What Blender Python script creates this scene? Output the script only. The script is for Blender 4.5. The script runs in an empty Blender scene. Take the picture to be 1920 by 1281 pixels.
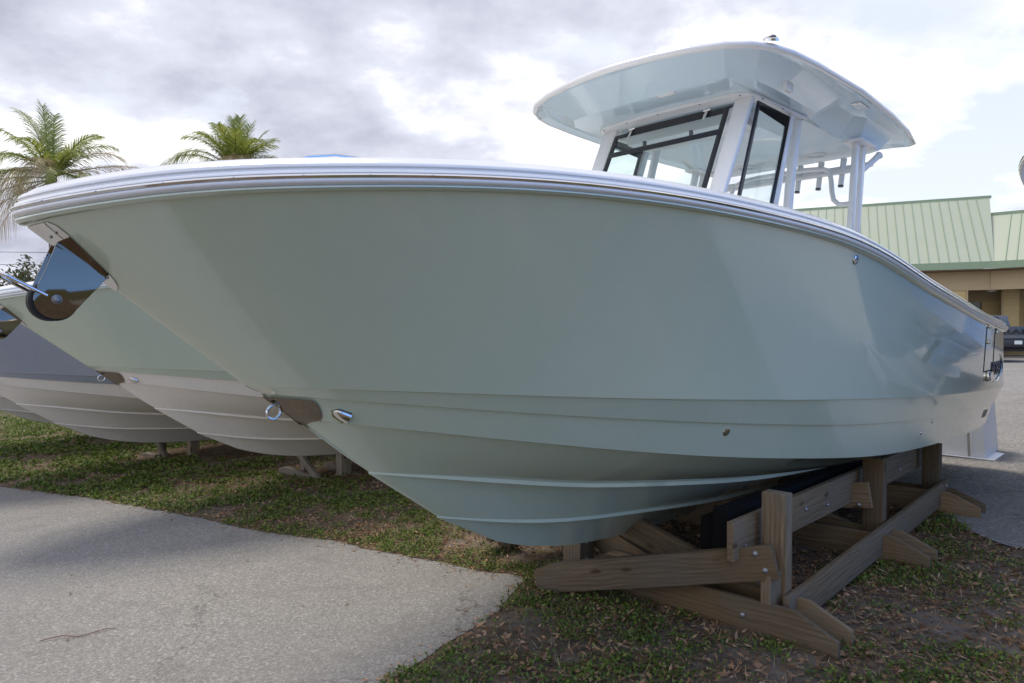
import bpy, bmesh, math, random
import numpy as np
from mathutils import Vector, Matrix, noise
random.seed(7); rng = np.random.default_rng(7)
R = math.radians; PI = math.pi
scn = bpy.context.scene; COL = scn.collection

# ------------------------------------------------------------ camera, world, sun
EYE = 1.81
cam_d = bpy.data.cameras.new('camera'); cam = bpy.data.objects.new('camera', cam_d); COL.objects.link(cam)
cam_d.sensor_width = 36; cam_d.lens = 24.0; cam_d.clip_start = .05; cam_d.clip_end = 3000
cam.location = (0, 0, EYE); cam.rotation_euler = (R(90 - 0.917), 0, 0)
scn.camera = cam
scn.view_settings.view_transform = 'Standard'; scn.view_settings.look = 'None'
scn.view_settings.exposure = 0.52; scn.view_settings.gamma = 1.0

SUN_DIR = Vector((-.22, .34, .915)).normalized()      # towards the sun
sl = bpy.data.lights.new('sun', 'SUN'); sl.energy = 2.1; sl.angle = R(20); sl.color = (1, .92, .80)
so = bpy.data.objects.new('sun', sl); COL.objects.link(so); so.rotation_euler = SUN_DIR.to_track_quat('Z', 'Y').to_euler()
sun_el = math.asin(SUN_DIR.z); sun_az = math.atan2(SUN_DIR.x, SUN_DIR.y)

class NT:
    def __init__(s, nt): s.nt = nt; s.n = nt.nodes; s.l = nt.links
    def add(s, t, **k):
        nd = s.n.new(t)
        for a, v in k.items():
            if a.startswith('i_'):
                key = a[2:]; key = int(key) if key.isdigit() else key.replace('_', ' ')
                if hasattr(v, 'is_output') or isinstance(v, bpy.types.NodeSocket): s.l.new(v, nd.inputs[key])
                else: nd.inputs[key].default_value = v
            else: setattr(nd, a, v)
        return nd
    def link(s, a, b): s.l.new(a, b)
    def math(s, op, a, b=None, c=None, clamp=False):
        nd = s.n.new('ShaderNodeMath'); nd.operation = op; nd.use_clamp = clamp
        for i, v in enumerate((a, b, c)):
            if v is None: continue
            if isinstance(v, bpy.types.NodeSocket): s.l.new(v, nd.inputs[i])
            else: nd.inputs[i].default_value = v
        return nd.outputs[0]
    def ramp(s, fac, stops, interp='LINEAR'):
        nd = s.n.new('ShaderNodeValToRGB'); cr = nd.color_ramp; cr.interpolation = interp
        while len(cr.elements) < len(stops): cr.elements.new(.5)
        for e, (p, c) in zip(cr.elements, stops):
            e.position = p; e.color = (c, c, c, 1) if isinstance(c, (int, float)) else (*c, 1)
        s.l.new(fac, nd.inputs[0]); return nd.outputs[0]
    def mix(s, fac, a, b, mode='MIX'):
        nd = s.n.new('ShaderNodeMix'); nd.data_type = 'RGBA'; nd.blend_type = mode
        for sock, v in ((nd.inputs[0], fac), (nd.inputs[6], a), (nd.inputs[7], b)):
            if isinstance(v, bpy.types.NodeSocket): s.l.new(v, sock)
            elif isinstance(v, (int, float)): sock.default_value = v
            else: sock.default_value = (*v, 1)
        return nd.outputs[2]
    def noise(s, vec, scale, detail=4, rough=.5, dist=0, out=0):
        nd = s.add('ShaderNodeTexNoise'); nd.inputs['Scale'].default_value = scale
        nd.inputs['Detail'].default_value = detail; nd.inputs['Roughness'].default_value = rough
        nd.inputs['Distortion'].default_value = dist
        if vec is not None: s.l.new(vec, nd.inputs['Vector'])
        return nd.outputs[out]
    def mapping(s, vec, scale=(1, 1, 1), loc=(0, 0, 0), rot=(0, 0, 0)):
        nd = s.add('ShaderNodeMapping'); s.l.new(vec, nd.inputs[0])
        nd.inputs['Scale'].default_value = scale; nd.inputs['Location'].default_value = loc; nd.inputs['Rotation'].default_value = rot
        return nd.outputs[0]

world = bpy.data.worlds.new('World'); scn.world = world; world.use_nodes = True
w = NT(world.node_tree); w.n.clear()
sky = w.add('ShaderNodeTexSky', sky_type='NISHITA', sun_disc=False, sun_elevation=sun_el, sun_rotation=sun_az,
            air_density=1.0, dust_density=1.5, ozone_density=1.5)
bg_sky = w.add('ShaderNodeBackground', i_Color=sky.outputs[0], i_Strength=.085)
tc = w.add('ShaderNodeTexCoord')
sep = w.add('ShaderNodeSeparateXYZ', i_0=tc.outputs['Generated'])
zz = w.math('ADD', w.math('MAXIMUM', sep.outputs[2], 0.0), .30)
px_ = w.math('DIVIDE', sep.outputs[0], zz); py_ = w.math('DIVIDE', sep.outputs[1], zz)
cv = w.add('ShaderNodeCombineXYZ', i_0=px_, i_1=py_, i_2=0.0).outputs[0]
cv = w.mapping(cv, loc=(3.1, 1.7, .3), scale=(1.0, 1.15, 1))
big = w.noise(cv, 1.25, 10, .54, .10)
med = w.noise(w.mapping(cv, loc=(5, 2, 1)), 3.4, 10, .58, .1)
side = w.math('MULTIPLY', sep.outputs[0], -.07)
up = w.math('MULTIPLY', sep.outputs[2], .30)
ctr = lambda x: w.math('ADD', w.math('MULTIPLY', w.math('SUBTRACT', x, .5), 1.32), .5)
cover = w.math('ADD', ctr(w.math('ADD', w.math('MULTIPLY', big, .70), w.math('MULTIPLY', med, .30))), w.math('ADD', w.math('ADD', side, up), w.math('MULTIPLY', w.math('MAXIMUM', w.math('SUBTRACT', sep.outputs[0], w.math('ADD', w.math('MULTIPLY', sep.outputs[1], 2.0), .1)), 0.0), -.22)))
fac = w.ramp(cover, [(.44, 0.0), (.50, .45), (.55, .92), (.60, 1.0)])
# thicker parts of a cloud are greyer; the sunward shift gives bright rims
cov2 = ctr(w.math('ADD', w.math('MULTIPLY', w.noise(w.mapping(cv, loc=(.10, -.16, 0)), 1.25, 10, .54, .10), .72), w.math('MULTIPLY', med, .28)))
dens = w.math('ADD', cov2, w.math('ADD', w.math('MULTIPLY', sep.outputs[2], .42), w.math('MULTIPLY', sep.outputs[0], -.05)))
ccol = w.ramp(dens, [(.50, (1.10, 1.09, 1.07)), (.555, (.84, .85, .88)), (.61, (.62, .64, .73)), (.74, (.40, .42, .51))])
bg_c = w.add('ShaderNodeBackground', i_Color=ccol, i_Strength=w.ramp(sep.outputs[1], [(0.0, 1.65), (.6, .92)]))
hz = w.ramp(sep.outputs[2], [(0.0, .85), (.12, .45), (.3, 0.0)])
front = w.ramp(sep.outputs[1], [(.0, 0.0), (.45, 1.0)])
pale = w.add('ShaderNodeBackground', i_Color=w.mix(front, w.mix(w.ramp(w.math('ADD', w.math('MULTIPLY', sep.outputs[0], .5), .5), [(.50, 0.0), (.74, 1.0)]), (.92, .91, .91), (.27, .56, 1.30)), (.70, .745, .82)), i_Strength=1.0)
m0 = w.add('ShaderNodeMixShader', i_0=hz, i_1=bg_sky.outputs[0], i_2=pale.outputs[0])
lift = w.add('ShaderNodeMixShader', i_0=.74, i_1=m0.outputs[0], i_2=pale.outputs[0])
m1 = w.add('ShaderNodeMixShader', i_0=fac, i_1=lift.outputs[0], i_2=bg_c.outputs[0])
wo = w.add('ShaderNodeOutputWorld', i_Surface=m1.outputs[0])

# ------------------------------------------------------------ object helpers
def kids(o): return [c for c in bpy.data.objects if c.parent == o]
def tag(o, label=None, cat=None, group=None, kind=None):
    if label: o['label'] = label
    if cat: o['category'] = cat
    if group: o['group'] = group
    if kind: o['kind'] = kind
    return o
def empty(name, loc=(0, 0, 0), rz=0, **k):
    o = bpy.data.objects.new(name, None); COL.objects.link(o); o.location = loc; o.rotation_euler = (0, 0, rz)
    o.empty_display_size = .2
    return tag(o, **k)
def mesh_obj(name, verts, faces, mat, parent=None, smooth=False, sharp=30, mats=None, fmat=None):
    me = bpy.data.meshes.new(name); me.from_pydata([tuple(v) for v in verts], [], faces)
    for m in (mats or [mat]): me.materials.append(m)
    if fmat is not None: me.polygons.foreach_set('material_index', fmat)
    me.update()
    o = bpy.data.objects.new(name, me); COL.objects.link(o)
    if parent: o.parent = parent
    if smooth: smooth_mesh(me, sharp)
    return o
def smooth_mesh(me, sharp=30, recalc=False):
    bm = bmesh.new(); bm.from_mesh(me)
    if recalc: bmesh.ops.recalc_face_normals(bm, faces=bm.faces)
    for f in bm.faces: f.smooth = True
    c = R(sharp)
    for e in bm.edges:
        if len(e.link_faces) == 2: e.smooth = e.calc_face_angle(0) < c
    bm.to_mesh(me); bm.free()
class MB:
    """collects shapes into one mesh"""
    def __init__(s): s.v = []; s.f = []; s.m = []; s.mi = 0
    def quad(s, a, b, c, d): i = len(s.v); s.v += [a, b, c, d]; s.f.append((i, i+1, i+2, i+3)); s.m.append(s.mi)
    def poly(s, pts): i = len(s.v); s.v += list(pts); s.f.append(tuple(range(i, i+len(pts)))); s.m.append(s.mi)
    def box(s, lo, hi, bev=0):
        x0, y0, z0 = lo; x1, y1, z1 = hi
        s.prism([(x0, y0), (x1, y0), (x1, y1), (x0, y1)], z0, z1)
    def prism(s, pts, z0, z1):
        n = len(pts); i = len(s.v)
        s.v += [(p[0], p[1], z0) for p in pts] + [(p[0], p[1], z1) for p in pts]
        s.f.append(tuple(i+k for k in reversed(range(n)))); s.f.append(tuple(i+n+k for k in range(n)))
        for k in range(n): s.f.append((i+k, i+(k+1) % n, i+n+(k+1) % n, i+n+k))
        s.m += [s.mi]*(n+2)
    def slab(s, pts, d):
        """polygon of 3d points extruded by vector d"""
        n = len(pts); i = len(s.v); d = Vector(d)
        s.v += [tuple(p) for p in pts] + [tuple(Vector(p)+d) for p in pts]
        s.f.append(tuple(i+k for k in reversed(range(n)))); s.f.append(tuple(i+n+k for k in range(n)))
        for k in range(n): s.f.append((i+k, i+(k+1) % n, i+n+(k+1) % n, i+n+k))
        s.m += [s.mi]*(n+2)
    def bar(s, p, q, wd, ht, up=(0, 0, 1)):
        p = Vector(p); q = Vector(q); x = (q-p).normalized(); up = Vector(up)
        y = up.cross(x).normalized(); z = x.cross(y)
        pts = [p+y*a*wd/2+z*b*ht/2 for a, b in ((-1, -1), (1, -1), (1, 1), (-1, 1))]
        s.slab(pts, q-p)
    def tube(s, path, r, seg=10, cap=True):
        path = [Vector(p) for p in path]; n = len(path); i0 = len(s.v)
        t = (path[1]-path[0]).normalized(); nrm = t.orthogonal().normalized()
        rr = r if isinstance(r, (list, tuple)) else [r]*n
        for k, p in enumerate(path):
            t2 = (path[min(k+1, n-1)]-path[max(k-1, 0)]).normalized()
            nrm = (nrm - t2*nrm.dot(t2)).normalized(); b = t2.cross(nrm)
            for j in range(seg):
                a = 2*PI*j/seg; s.v.append(tuple(p+(nrm*math.cos(a)+b*math.sin(a))*rr[k]))
        for k in range(n-1):
            for j in range(seg):
                a = i0+k*seg+j; b_ = i0+k*seg+(j+1) % seg
                s.f.append((a, b_, b_+seg, a+seg)); s.m.append(s.mi)
        if cap:
            s.f.append(tuple(i0+j for j in reversed(range(seg)))); s.f.append(tuple(i0+(n-1)*seg+j for j in range(seg))); s.m += [s.mi]*2
    def lathe(s, origin, axis, prof, seg=16):
        """prof: list of (distance along axis, radius)"""
        ax = Vector(axis).normalized(); s.tube([Vector(origin)+ax*a for a, _ in prof], [max(r, 1e-4) for _, r in prof], seg)
    def ball(s, c, r, sc=(1, 1, 1), seg=10, rings=6):
        i0 = len(s.v)
        for a in range(rings+1):
            th = PI*a/rings
            for j in range(seg):
                ph = 2*PI*j/seg
                s.v.append((c[0]+r*sc[0]*math.sin(th)*math.cos(ph), c[1]+r*sc[1]*math.sin(th)*math.sin(ph), c[2]+r*sc[2]*math.cos(th)))
        for a in range(rings):
            for j in range(seg):
                p = i0+a*seg+j; q = i0+a*seg+(j+1) % seg; s.f.append((p, q, q+seg, p+seg)); s.m.append(s.mi)
    def build(s, name, mat, parent=None, smooth=True, sharp=35, bevel=0, mats=None):
        me = bpy.data.meshes.new(name); me.from_pydata([tuple(v) for v in s.v], [], s.f)
        for m in (mats or [mat]): me.materials.append(m)
        me.polygons.foreach_set('material_index', s.m)
        bm = bmesh.new(); bm.from_mesh(me)
        bmesh.ops.remove_doubles(bm, verts=bm.verts, dist=1e-5)
        bmesh.ops.recalc_face_normals(bm, faces=bm.faces)
        if bevel:
            ed = [e for e in bm.edges if len(e.link_faces) == 2 and e.calc_face_angle(0) > R(30)]
            bmesh.ops.bevel(bm, geom=ed, offset=bevel, segments=2, profile=.5, affect='EDGES', clamp_overlap=True)
        bm.to_mesh(me); bm.free()
        if smooth: smooth_mesh(me, sharp)
        o = bpy.data.objects.new(name, me); COL.objects.link(o)
        if parent: o.parent = parent
        return o

# ------------------------------------------------------------ materials
MATS = {}
def material(name):
    m = bpy.data.materials.new(name); m.use_nodes = True; t = NT(m.node_tree)
    b = t.n.get('Principled BSDF'); MATS[name] = m; return m, t, b
def bump(t, b, h, strength=.3, dist=.01):
    nd = t.add('ShaderNodeBump', i_Height=h, i_Strength=strength, i_Distance=dist); t.link(nd.outputs[0], b.inputs['Normal'])
def gel(name, col, rough=.12, coat=.6, var=.04, ior=1.5):
    m, t, b = material(name); tc = t.add('ShaderNodeTexCoord')
    n1 = t.noise(tc.outputs['Object'], 1.3, 5, .6); n2 = t.noise(t.mapping(tc.outputs['Object'], scale=(9, 9, 1.2)), 2.0, 5, .65)
    f = t.math('ADD', t.math('MULTIPLY', n1, .5), t.math('MULTIPLY', n2, .5))
    c = t.mix(t.ramp(f, [(.35, 0.0), (.65, 1.0)]), [x*(1-var) for x in col], [min(1, x*(1+var)) for x in col])
    t.link(c, b.inputs['Base Color'])
    t.link(t.ramp(n2, [(.3, rough*.92), (.75, rough*1.12)]), b.inputs['Roughness'])
    b.inputs['IOR'].default_value = ior
    b.inputs['Coat Weight'].default_value = coat; b.inputs['Coat IOR'].default_value = 1.85 if coat == .95 else 1.5; b.inputs['Coat Roughness'].default_value = .04
    bump(t, b, t.noise(tc.outputs['Object'], 1.4, 1, .4), .015, .02)
    return m
M_SEA = gel('seafoam_gelcoat', (.57, .645, .505), .18, .95, .02, 1.5)
M_GREY = gel('grey_gelcoat', (.36, .38, .43))
M_BLUE = gel('blue_gelcoat', (.22, .47, .95))
M_BEIGE = gel('beige_bottom_paint', (.88, .81, .72), .35, .1)
M_WHITE = gel('white_gelcoat', (.80, .79, .77), .16, .4, .015)
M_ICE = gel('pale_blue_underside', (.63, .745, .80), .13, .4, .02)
M_PWHITE = gel('white_powder_coat', (.80, .80, .80), .3, .2, .015)
def simple(name, col, rough=.5, metal=0., spec=.5, nscale=None, var=.15):
    m, t, b = material(name); tc = t.add('ShaderNodeTexCoord')
    n = t.noise(tc.outputs['Object'], nscale or 8, 4, .6)
    c = t.mix(n, [x*(1-var) for x in col], [min(1, x*(1+var)) for x in col]); t.link(c, b.inputs['Base Color'])
    b.inputs['Roughness'].default_value = rough; b.inputs['Metallic'].default_value = metal
    b.inputs['Specular IOR Level'].default_value = spec
    return m
M_CHROME = simple('polished_steel', (.72, .71, .69), .07, 1.0, .5, 3, .04)
M_REFLPAINT_STEEL = simple('steel_painted_dark_reflection', (.22, .19, .15), .06, 1.0, .5, 3, .04)  # polished steel, its colour darkened to stand in for dark reflections
M_DULLSTEEL = simple('galvanised_bolt', (.30, .30, .31), .5, .8)
M_BLACK = simple('black_frame', (.018, .019, .024), .35)
M_RUBBER = simple('black_rubber', (.012, .012, .013), .65)
M_SHADECARPET = simple('carpet_with_painted_shade', (.005, .005, .006), .95, 0, .2, 60, .3)  # carpet colour lowered to near black to hold the shadow under the hull
M_GREENROLL = simple('lime_roller', (.30, .38, .06), .5)
M_NAVY = simple('navy_decal', (.015, .025, .07), .3)
M_ROOF = simple('pale_green_roof_metal', (.34, .375, .275), .45, 0, .5, 1.2, .05)
M_SEAM = simple('green_roof_seam', (.20, .30, .19), .5)
M_FASCIA = simple('green_fascia', (.27, .36, .23), .45)
M_STUCCO = simple('tan_stucco', (.50, .39, .24), .85, 0, .3, 5, .06)
M_SOFFIT = simple('brown_soffit', (.20, .13, .085), .8)
M_TRUCKG = simple('dark_grey_truck_paint', (.075, .08, .085), .3, .3)
M_DARKGL = simple('dark_window', (.012, .013, .016), .08)
M_PLATE = simple('licence_plate', (.72, .76, .70), .4)
M_ALU = simple('aluminium', (.55, .56, .57), .3, .9)
M_BUMPER = simple('truck_bumper', (.035, .036, .038), .4, .2)
M_RED = simple('tail_lamp_red', (.30, .01, .01), .2)
M_PALEPANEL = simple('white_fibreglass', (.80, .80, .82), .35, 0, .5, 4, .04)
# siding: horizontal boards with a real groove bump
m, t, b = material('yellow_siding'); M_SIDING = m; tc = t.add('ShaderNodeTexCoord')
s3 = t.add('ShaderNodeSeparateXYZ', i_0=tc.outputs['Object']); fr = t.math('FRACT', t.math('MULTIPLY', s3.outputs[2], 5.5))
t.link(t.mix(t.noise(tc.outputs['Object'], 3, 4), (.56, .43, .20), (.64, .50, .25)), b.inputs['Base Color'])
bump(t, b, t.math('POWER', fr, 3.0), 1.0, .02); b.inputs['Roughness'].default_value = .7
# glass
m, t, b = material('clear_glass'); M_GLASS = m; t.n.remove(b)
lw_ = t.add('ShaderNodeLayerWeight', i_Blend=.5); fz = t.math('POWER', lw_.outputs['Facing'], 4.0); fz = t.math('ADD', t.math('MULTIPLY', fz, .85), .035)
tr = t.add('ShaderNodeBsdfTransparent', i_Color=(.86, .94, .93, 1)); gl = t.add('ShaderNodeBsdfGlossy', i_Color=(1, 1, 1, 1), i_Roughness=.01)
dfm = t.add('ShaderNodeBsdfDiffuse', i_Color=(.7, .8, .8, 1))
mx0 = t.add('ShaderNodeMixShader', i_0=.05, i_1=tr.outputs[0], i_2=dfm.outputs[0])
mx = t.add('ShaderNodeMixShader', i_0=fz, i_1=mx0.outputs[0], i_2=gl.outputs[0])
t.link(mx.outputs[0], t.n.get('Material Output').inputs[0])
# weathered timber, grain along each board's own X
def wood(name, tint, dark):
    m, t, b = material(name); tc = t.add('ShaderNodeTexCoord'); oi = t.add('ShaderNodeObjectInfo')
    off = t.add('ShaderNodeVectorMath', operation='SCALE', i_0=(7.3, 3.1, 5.7)); t.link(oi.outputs['Random'], off.inputs['Scale'])
    v = t.add('ShaderNodeVectorMath', operation='ADD', i_0=tc.outputs['Object'], i_1=off.outputs[0]).outputs[0]
    warp = t.noise(t.mapping(v, scale=(1.4, 4, 4)), 1.0, 3, .5, 0, 1)
    wv = t.add('ShaderNodeVectorMath', operation='SCALE', i_0=warp); wv.inputs['Scale'].default_value = .16
    v2 = t.add('ShaderNodeVectorMath', operation='ADD', i_0=t.mapping(v, scale=(.10, 1, 1)), i_1=wv.outputs[0]).outputs[0]
    wave = t.add('ShaderNodeTexWave', wave_type='RINGS', rings_direction='X', i_Vector=v2, i_Scale=11.0, i_Distortion=3.5, i_Detail=3.0, i_Detail_Scale=1.5).outputs['Fac']
    fine = t.noise(t.mapping(v, scale=(2.5, 70, 70)), 1.0, 6, .7)
    blot = t.noise(v, 2.6, 5, .6)
    vor = t.add('ShaderNodeTexVoronoi', i_Vector=t.mapping(v, scale=(2.2, 6, 6)), i_Scale=1.0).outputs['Distance']
    knot = t.ramp(vor, [(.06, 1.0), (.13, 0.0)])
    f = t.math('ADD', t.math('MULTIPLY', wave, .13), t.math('MULTIPLY', fine, .87))
    c = t.mix(t.ramp(f, [(.25, 0.0), (.7, 1.0)]), dark, tint)
    c = t.mix(t.ramp(t.noise(v, .9, 3, .5, 0), [(.4, 0.0), (.62, .55)]), c, (.16, .10, .045))
    c = t.mix(t.ramp(blot, [(.45, 0.0), (.72, .6)]), c, (.13, .115, .095))
    c = t.mix(t.math('MULTIPLY', knot, .8), c, (.05, .028, .015))
    br = t.math('ADD', t.math('MULTIPLY', oi.outputs['Random'], .8), .65)
    c = t.mix(1.0, c, t.add('ShaderNodeCombineColor', i_0=br, i_1=br, i_2=br).outputs[0], 'MULTIPLY')
    t.link(c, b.inputs['Base Color']); b.inputs['Roughness'].default_value = .85; b.inputs['Specular IOR Level'].default_value = .2
    bump(t, b, f, .55, .006); return m
M_WOOD = wood('weathered_pine', (.20, .152, .10), (.075, .054, .034))
M_LOG = wood('grey_timber', (.23, .20, .165), (.10, .085, .07))
# asphalt
def asphalt(name, c0, c1, sc=1.0):
    m, t, b = material(name); g = t.add('ShaderNodeNewGeometry').outputs['Position']
    v = t.add('ShaderNodeTexVoronoi', i_Vector=g, i_Scale=70.0*sc); v2 = t.add('ShaderNodeTexVoronoi', i_Vector=g, i_Scale=150.0*sc)
    stone = t.add('ShaderNodeSeparateColor', i_0=v.outputs['Color']).outputs[0]
    stone2 = t.add('ShaderNodeSeparateColor', i_0=v2.outputs['Color']).outputs[1]
    f = t.math('ADD', t.math('MULTIPLY', stone, .5), t.math('MULTIPLY', stone2, .5))
    c = t.mix(t.ramp(f, [(.15, 0.0), (.8, 1.0)]), [x*.72 for x in c0], [x*1.18 for x in c1])
    c = t.mix(t.ramp(stone, [(.93, 0.0), (.965, .6)]), c, (.56, .54, .51))
    c = t.mix(t.ramp(v.outputs['Distance'], [(.0, 0.0), (.75, .55)]), c, [x*.45 for x in c0])
    big = t.noise(g, .55, 5, .6); c = t.mix(t.ramp(big, [(.35, .45), (.65, 0.0)]), c, [x*.62 for x in c0])
    st = t.noise(g, 2.3, 8, .72); c = t.mix(t.ramp(st, [(.56, 0.0), (.72, .6)]), c, [x*.5 for x in c0])
    # fine wandering cracks
    ck = t.add('ShaderNodeTexVoronoi', feature='DISTANCE_TO_EDGE', i_Scale=.42)
    wp = t.add('ShaderNodeVectorMath', operation='SCALE', i_0=t.noise(g, 3.2, 6, .7, 0, 1)); wp.inputs['Scale'].default_value = .7
    t.link(t.add('ShaderNodeVectorMath', operation='ADD', i_0=g, i_1=wp.outputs[0]).outputs[0], ck.inputs['Vector'])
    cr = t.math('MULTIPLY', t.ramp(ck.outputs[0], [(.0, 1.0), (.0045, 0.0)]), t.ramp(t.noise(g, .8, 3), [(.5, 0.0), (.56, .8)]))
    c = t.mix(cr, c, (.05, .045, .04))
    t.link(c, b.inputs['Base Color']); b.inputs['Roughness'].default_value = .88; b.inputs['Specular IOR Level'].default_value = .25
    bump(t, b, f, .4, .004); return m
M_ASPH = asphalt('worn_asphalt', (.27, .255, .235), (.34, .322, .298))
M_LOT = asphalt('gravelly_asphalt', (.25, .235, .215), (.35, .33, .305), .55)
# lawn soil
m, t, b = material('soil_and_litter'); M_SOIL = m; g = t.add('ShaderNodeNewGeometry').outputs['Position']
n1 = t.noise(g, 1.1, 6, .6); n2 = t.noise(g, 14, 6, .7); v = t.add('ShaderNodeTexVoronoi', i_Vector=t.mapping(g, scale=(1, 1, 1)), i_Scale=26.0)
sc_ = t.add('ShaderNodeSeparateColor', i_0=v.outputs['Color']).outputs[0]
c = t.mix(t.ramp(n2, [(.3, 0.0), (.7, 1.0)]), (.06, .045, .032), (.17, .135, .10))
c = t.mix(t.ramp(n1, [(.50, 0.0), (.66, .75)]), c, (.20, .17, .145))
far_ = t.ramp(t.math('DIVIDE', t.add('ShaderNodeVectorMath', operation='LENGTH', i_0=g).outputs['Value'], 100.0), [(.12, 0.0), (.25, .75)])
c = t.mix(far_, c, t.mix(n2, (.05, .075, .02), (.12, .13, .05)))
c = t.mix(t.ramp(sc_, [(.72, 0.0), (.86, .55)]), c, (.22, .14, .075))
t.link(c, b.inputs['Base Color']); b.inputs['Roughness'].default_value = 1.0; b.inputs['Specular IOR Level'].default_value = .1
bump(t, b, t.math('ADD', n2, sc_), .9, .02)
def leafy(name, stops, rough=.6, trans=.25, obj=False):
    m, t, b = material(name); gi = t.add('ShaderNodeNewGeometry')
    f = gi.outputs['Random Per Island']; pos = gi.outputs['Position']
    f = t.math('ADD', t.math('MULTIPLY', f, .65), t.math('MULTIPLY', t.noise(pos, 1.6, 3), .35))
    c = t.ramp(f, stops); t.link(c, b.inputs['Base Color']); b.inputs['Roughness'].default_value = rough
    b.inputs['Specular IOR Level'].default_value = .35
    out = t.n.get('Material Output'); tl = t.add('ShaderNodeBsdfTranslucent', i_Color=c)
    mx = t.add('ShaderNodeMixShader', i_0=trans, i_1=b.outputs[0], i_2=tl.outputs[0]); t.link(mx.outputs[0], out.inputs[0]); return m
M_GRASS = leafy('ground_cover_leaves', [(.2, (.04, .07, .010)), (.5, (.095, .155, .02)), (.72, (.16, .215, .03)), (.85, (.23, .23, .07))])
M_LITTER = leafy('dry_leaves', [(.15, (.09, .05, .03)), (.4, (.20, .11, .058)), (.62, (.30, .175, .10)), (.80, (.42, .28, .175)), (.9, (.32, .10, .03))], .8, .1)
M_STRAW = leafy('dry_grass_blades', [(.2, (.25, .19, .10)), (.8, (.42, .34, .20))], .8, .1)
M_PALM = leafy('palm_leaf_green', [(.2, (.13, .17, .03)), (.55, (.25, .29, .055)), (.85, (.40, .40, .11))], .45, .42)
M_PALMDRY = leafy('palm_leaf_dry', [(.2, (.30, .21, .12)), (.55, (.48, .36, .22)), (.85, (.40, .38, .17))], .7, .35)
M_TREELEAF = leafy('tree_leaf', [(.2, (.05, .065, .03)), (.8, (.12, .13, .05))], .5, .25)
M_BARK = simple('palm_bark', (.22, .14, .10), .9, 0, .2, 10, .35)

# ------------------------------------------------------------ ground frame
BX, BY = -1.76, 2.42; CS = math.sqrt(.5)
def to_sn(x, y): dx, dy = x-BX, y-BY; return (dx+dy)*CS, (dx-dy)*CS
def to_xy(s, n): return BX+(s+n)*CS, BY+(s-n)*CS
def smin0(v, k=.5):   # smooth min(v,0)
    return -k*np.log1p(np.exp(np.clip(-v/k, -50, 50)))
def ground_z(x, y):
    s, n = to_sn(x, y)
    zn = .028*smin0(n-1.0)
    zs = .03*((-smin0(-(s-3.5)))-(-smin0(-(s-9.))))+.02*(-smin0(-(s-9.)))
    far = np.clip((np.abs(n)-25)/60, 0, 1)
    return zn*(1-far)+np.minimum(zs, 1.0)-.0
def sheet(name, P, mat, lift=0.0, kind='structure', tex=0):
    """P: array (a,b,2) grid of plan points laid on the ground"""
    a, b_ = P.shape[:2]; z = ground_z(P[..., 0], P[..., 1])+lift
    V = np.dstack([P, z]).reshape(-1, 3).tolist()
    F = [(i*b_+j, (i+1)*b_+j, (i+1)*b_+j+1, i*b_+j+1) for i in range(a-1) for j in range(b_-1)]
    o = mesh_obj(name, V, F, mat, smooth=True, sharp=80); me = o.data
    if me.polygons[len(me.polygons)//2].normal.z < 0: me.flip_normals()
    return tag(o, kind=kind)
ax = np.concatenate([[-900, -400, -200, -100, -60, -40, -28], np.arange(-20, 62.1, 1.0), [70, 90, 140, 250, 500, 900]])
S_, N_ = np.meshgrid(ax, ax, indexing='ij')
X_, Y_ = to_xy(S_, N_)
lawn = sheet('lawn', np.dstack([X_, Y_]), M_SOIL)
tag(lawn, 'leaf-strewn soil of the lawn strip the boats are parked on', 'lawn')

# driveway in the left foreground: edge polyline measured in plan
edge = [(-30, 26), (-14, 13.9), (-9.5, 10.9), (-6.78, 9.0), (-5.06, 8.17), (-3.48, 7.21), (-2.34, 6.48), (-1.64, 6.16), (-.89, 5.65), (-.42, 5.35), (.02, 5.13),
        (.10, 5.06), (.03, 4.83), (-.14, 4.34), (-.40, 3.94), (-.67, 3.53), (-1.1, 2.8), (-1.6, 1.6), (-1.9, 0.2), (-2.3, -3), (-2.6, -8)]
def dense(pts, step=.08, jit=.02, seed=0):
    out = []
    for (x0, y0), (x1, y1) in zip(pts[:-1], pts[1:]):
        L = math.hypot(x1-x0, y1-y0); n = max(1, int(L/max(step, .012*math.hypot(x0, y0))))
        for k in range(n):
            t = k/n; x = x0+(x1-x0)*t; y = y0+(y1-y0)*t
            j = noise.noise(Vector((x*2.3, y*2.3, seed)))*jit*2+noise.noise(Vector((x*9, y*9, seed)))*jit
            out.append((x-(y1-y0)/L*j, y+(x1-x0)/L*j))
    return out+[pts[-1]]
edge_d = dense(edge, .07, .028)
C0 = np.array([-9.0, -8.0]); E_ = np.array(edge_d); rr = np.concatenate([[0, .004], np.linspace(.02, 1, 26)])
P = E_[:, None, :]*(1-rr)[None, :, None]+C0[None, None, :]*rr[None, :, None]
P = np.concatenate([P], 1)
drive = sheet('driveway', P, M_ASPH, .006)
tag(drive, 'worn grey asphalt driveway in the left foreground', 'driveway')
rear_edge = [(13.5, -4.0), (9.0, .4), (6.2, 3.3), (4.9, 4.55), (4.02, 5.34), (3.93, 5.51), (3.92, 5.67), (3.95, 5.95), (4.07, 6.4), (3.9, 7.0), (3.3, 8.0), (1.5, 10.4), (-.5, 12.5), (-3, 14.6), (-7, 18.5), (-14, 25.5), (-30, 41)]
red = np.array(dense(rear_edge, .09, .05, 5)); tt = np.concatenate([[0, .02, .06, .15, .4], np.arange(1, 62, 1.0)])
far_dir = np.array([CS, CS])
P = red[:, None, :]+tt[None, :, None]*far_dir[None, None, :]
lot = sheet('parking_lot', P, M_LOT, .012)
tag(lot, 'sun-bleached gravelly asphalt lot behind the boats', 'parking lot')

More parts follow.
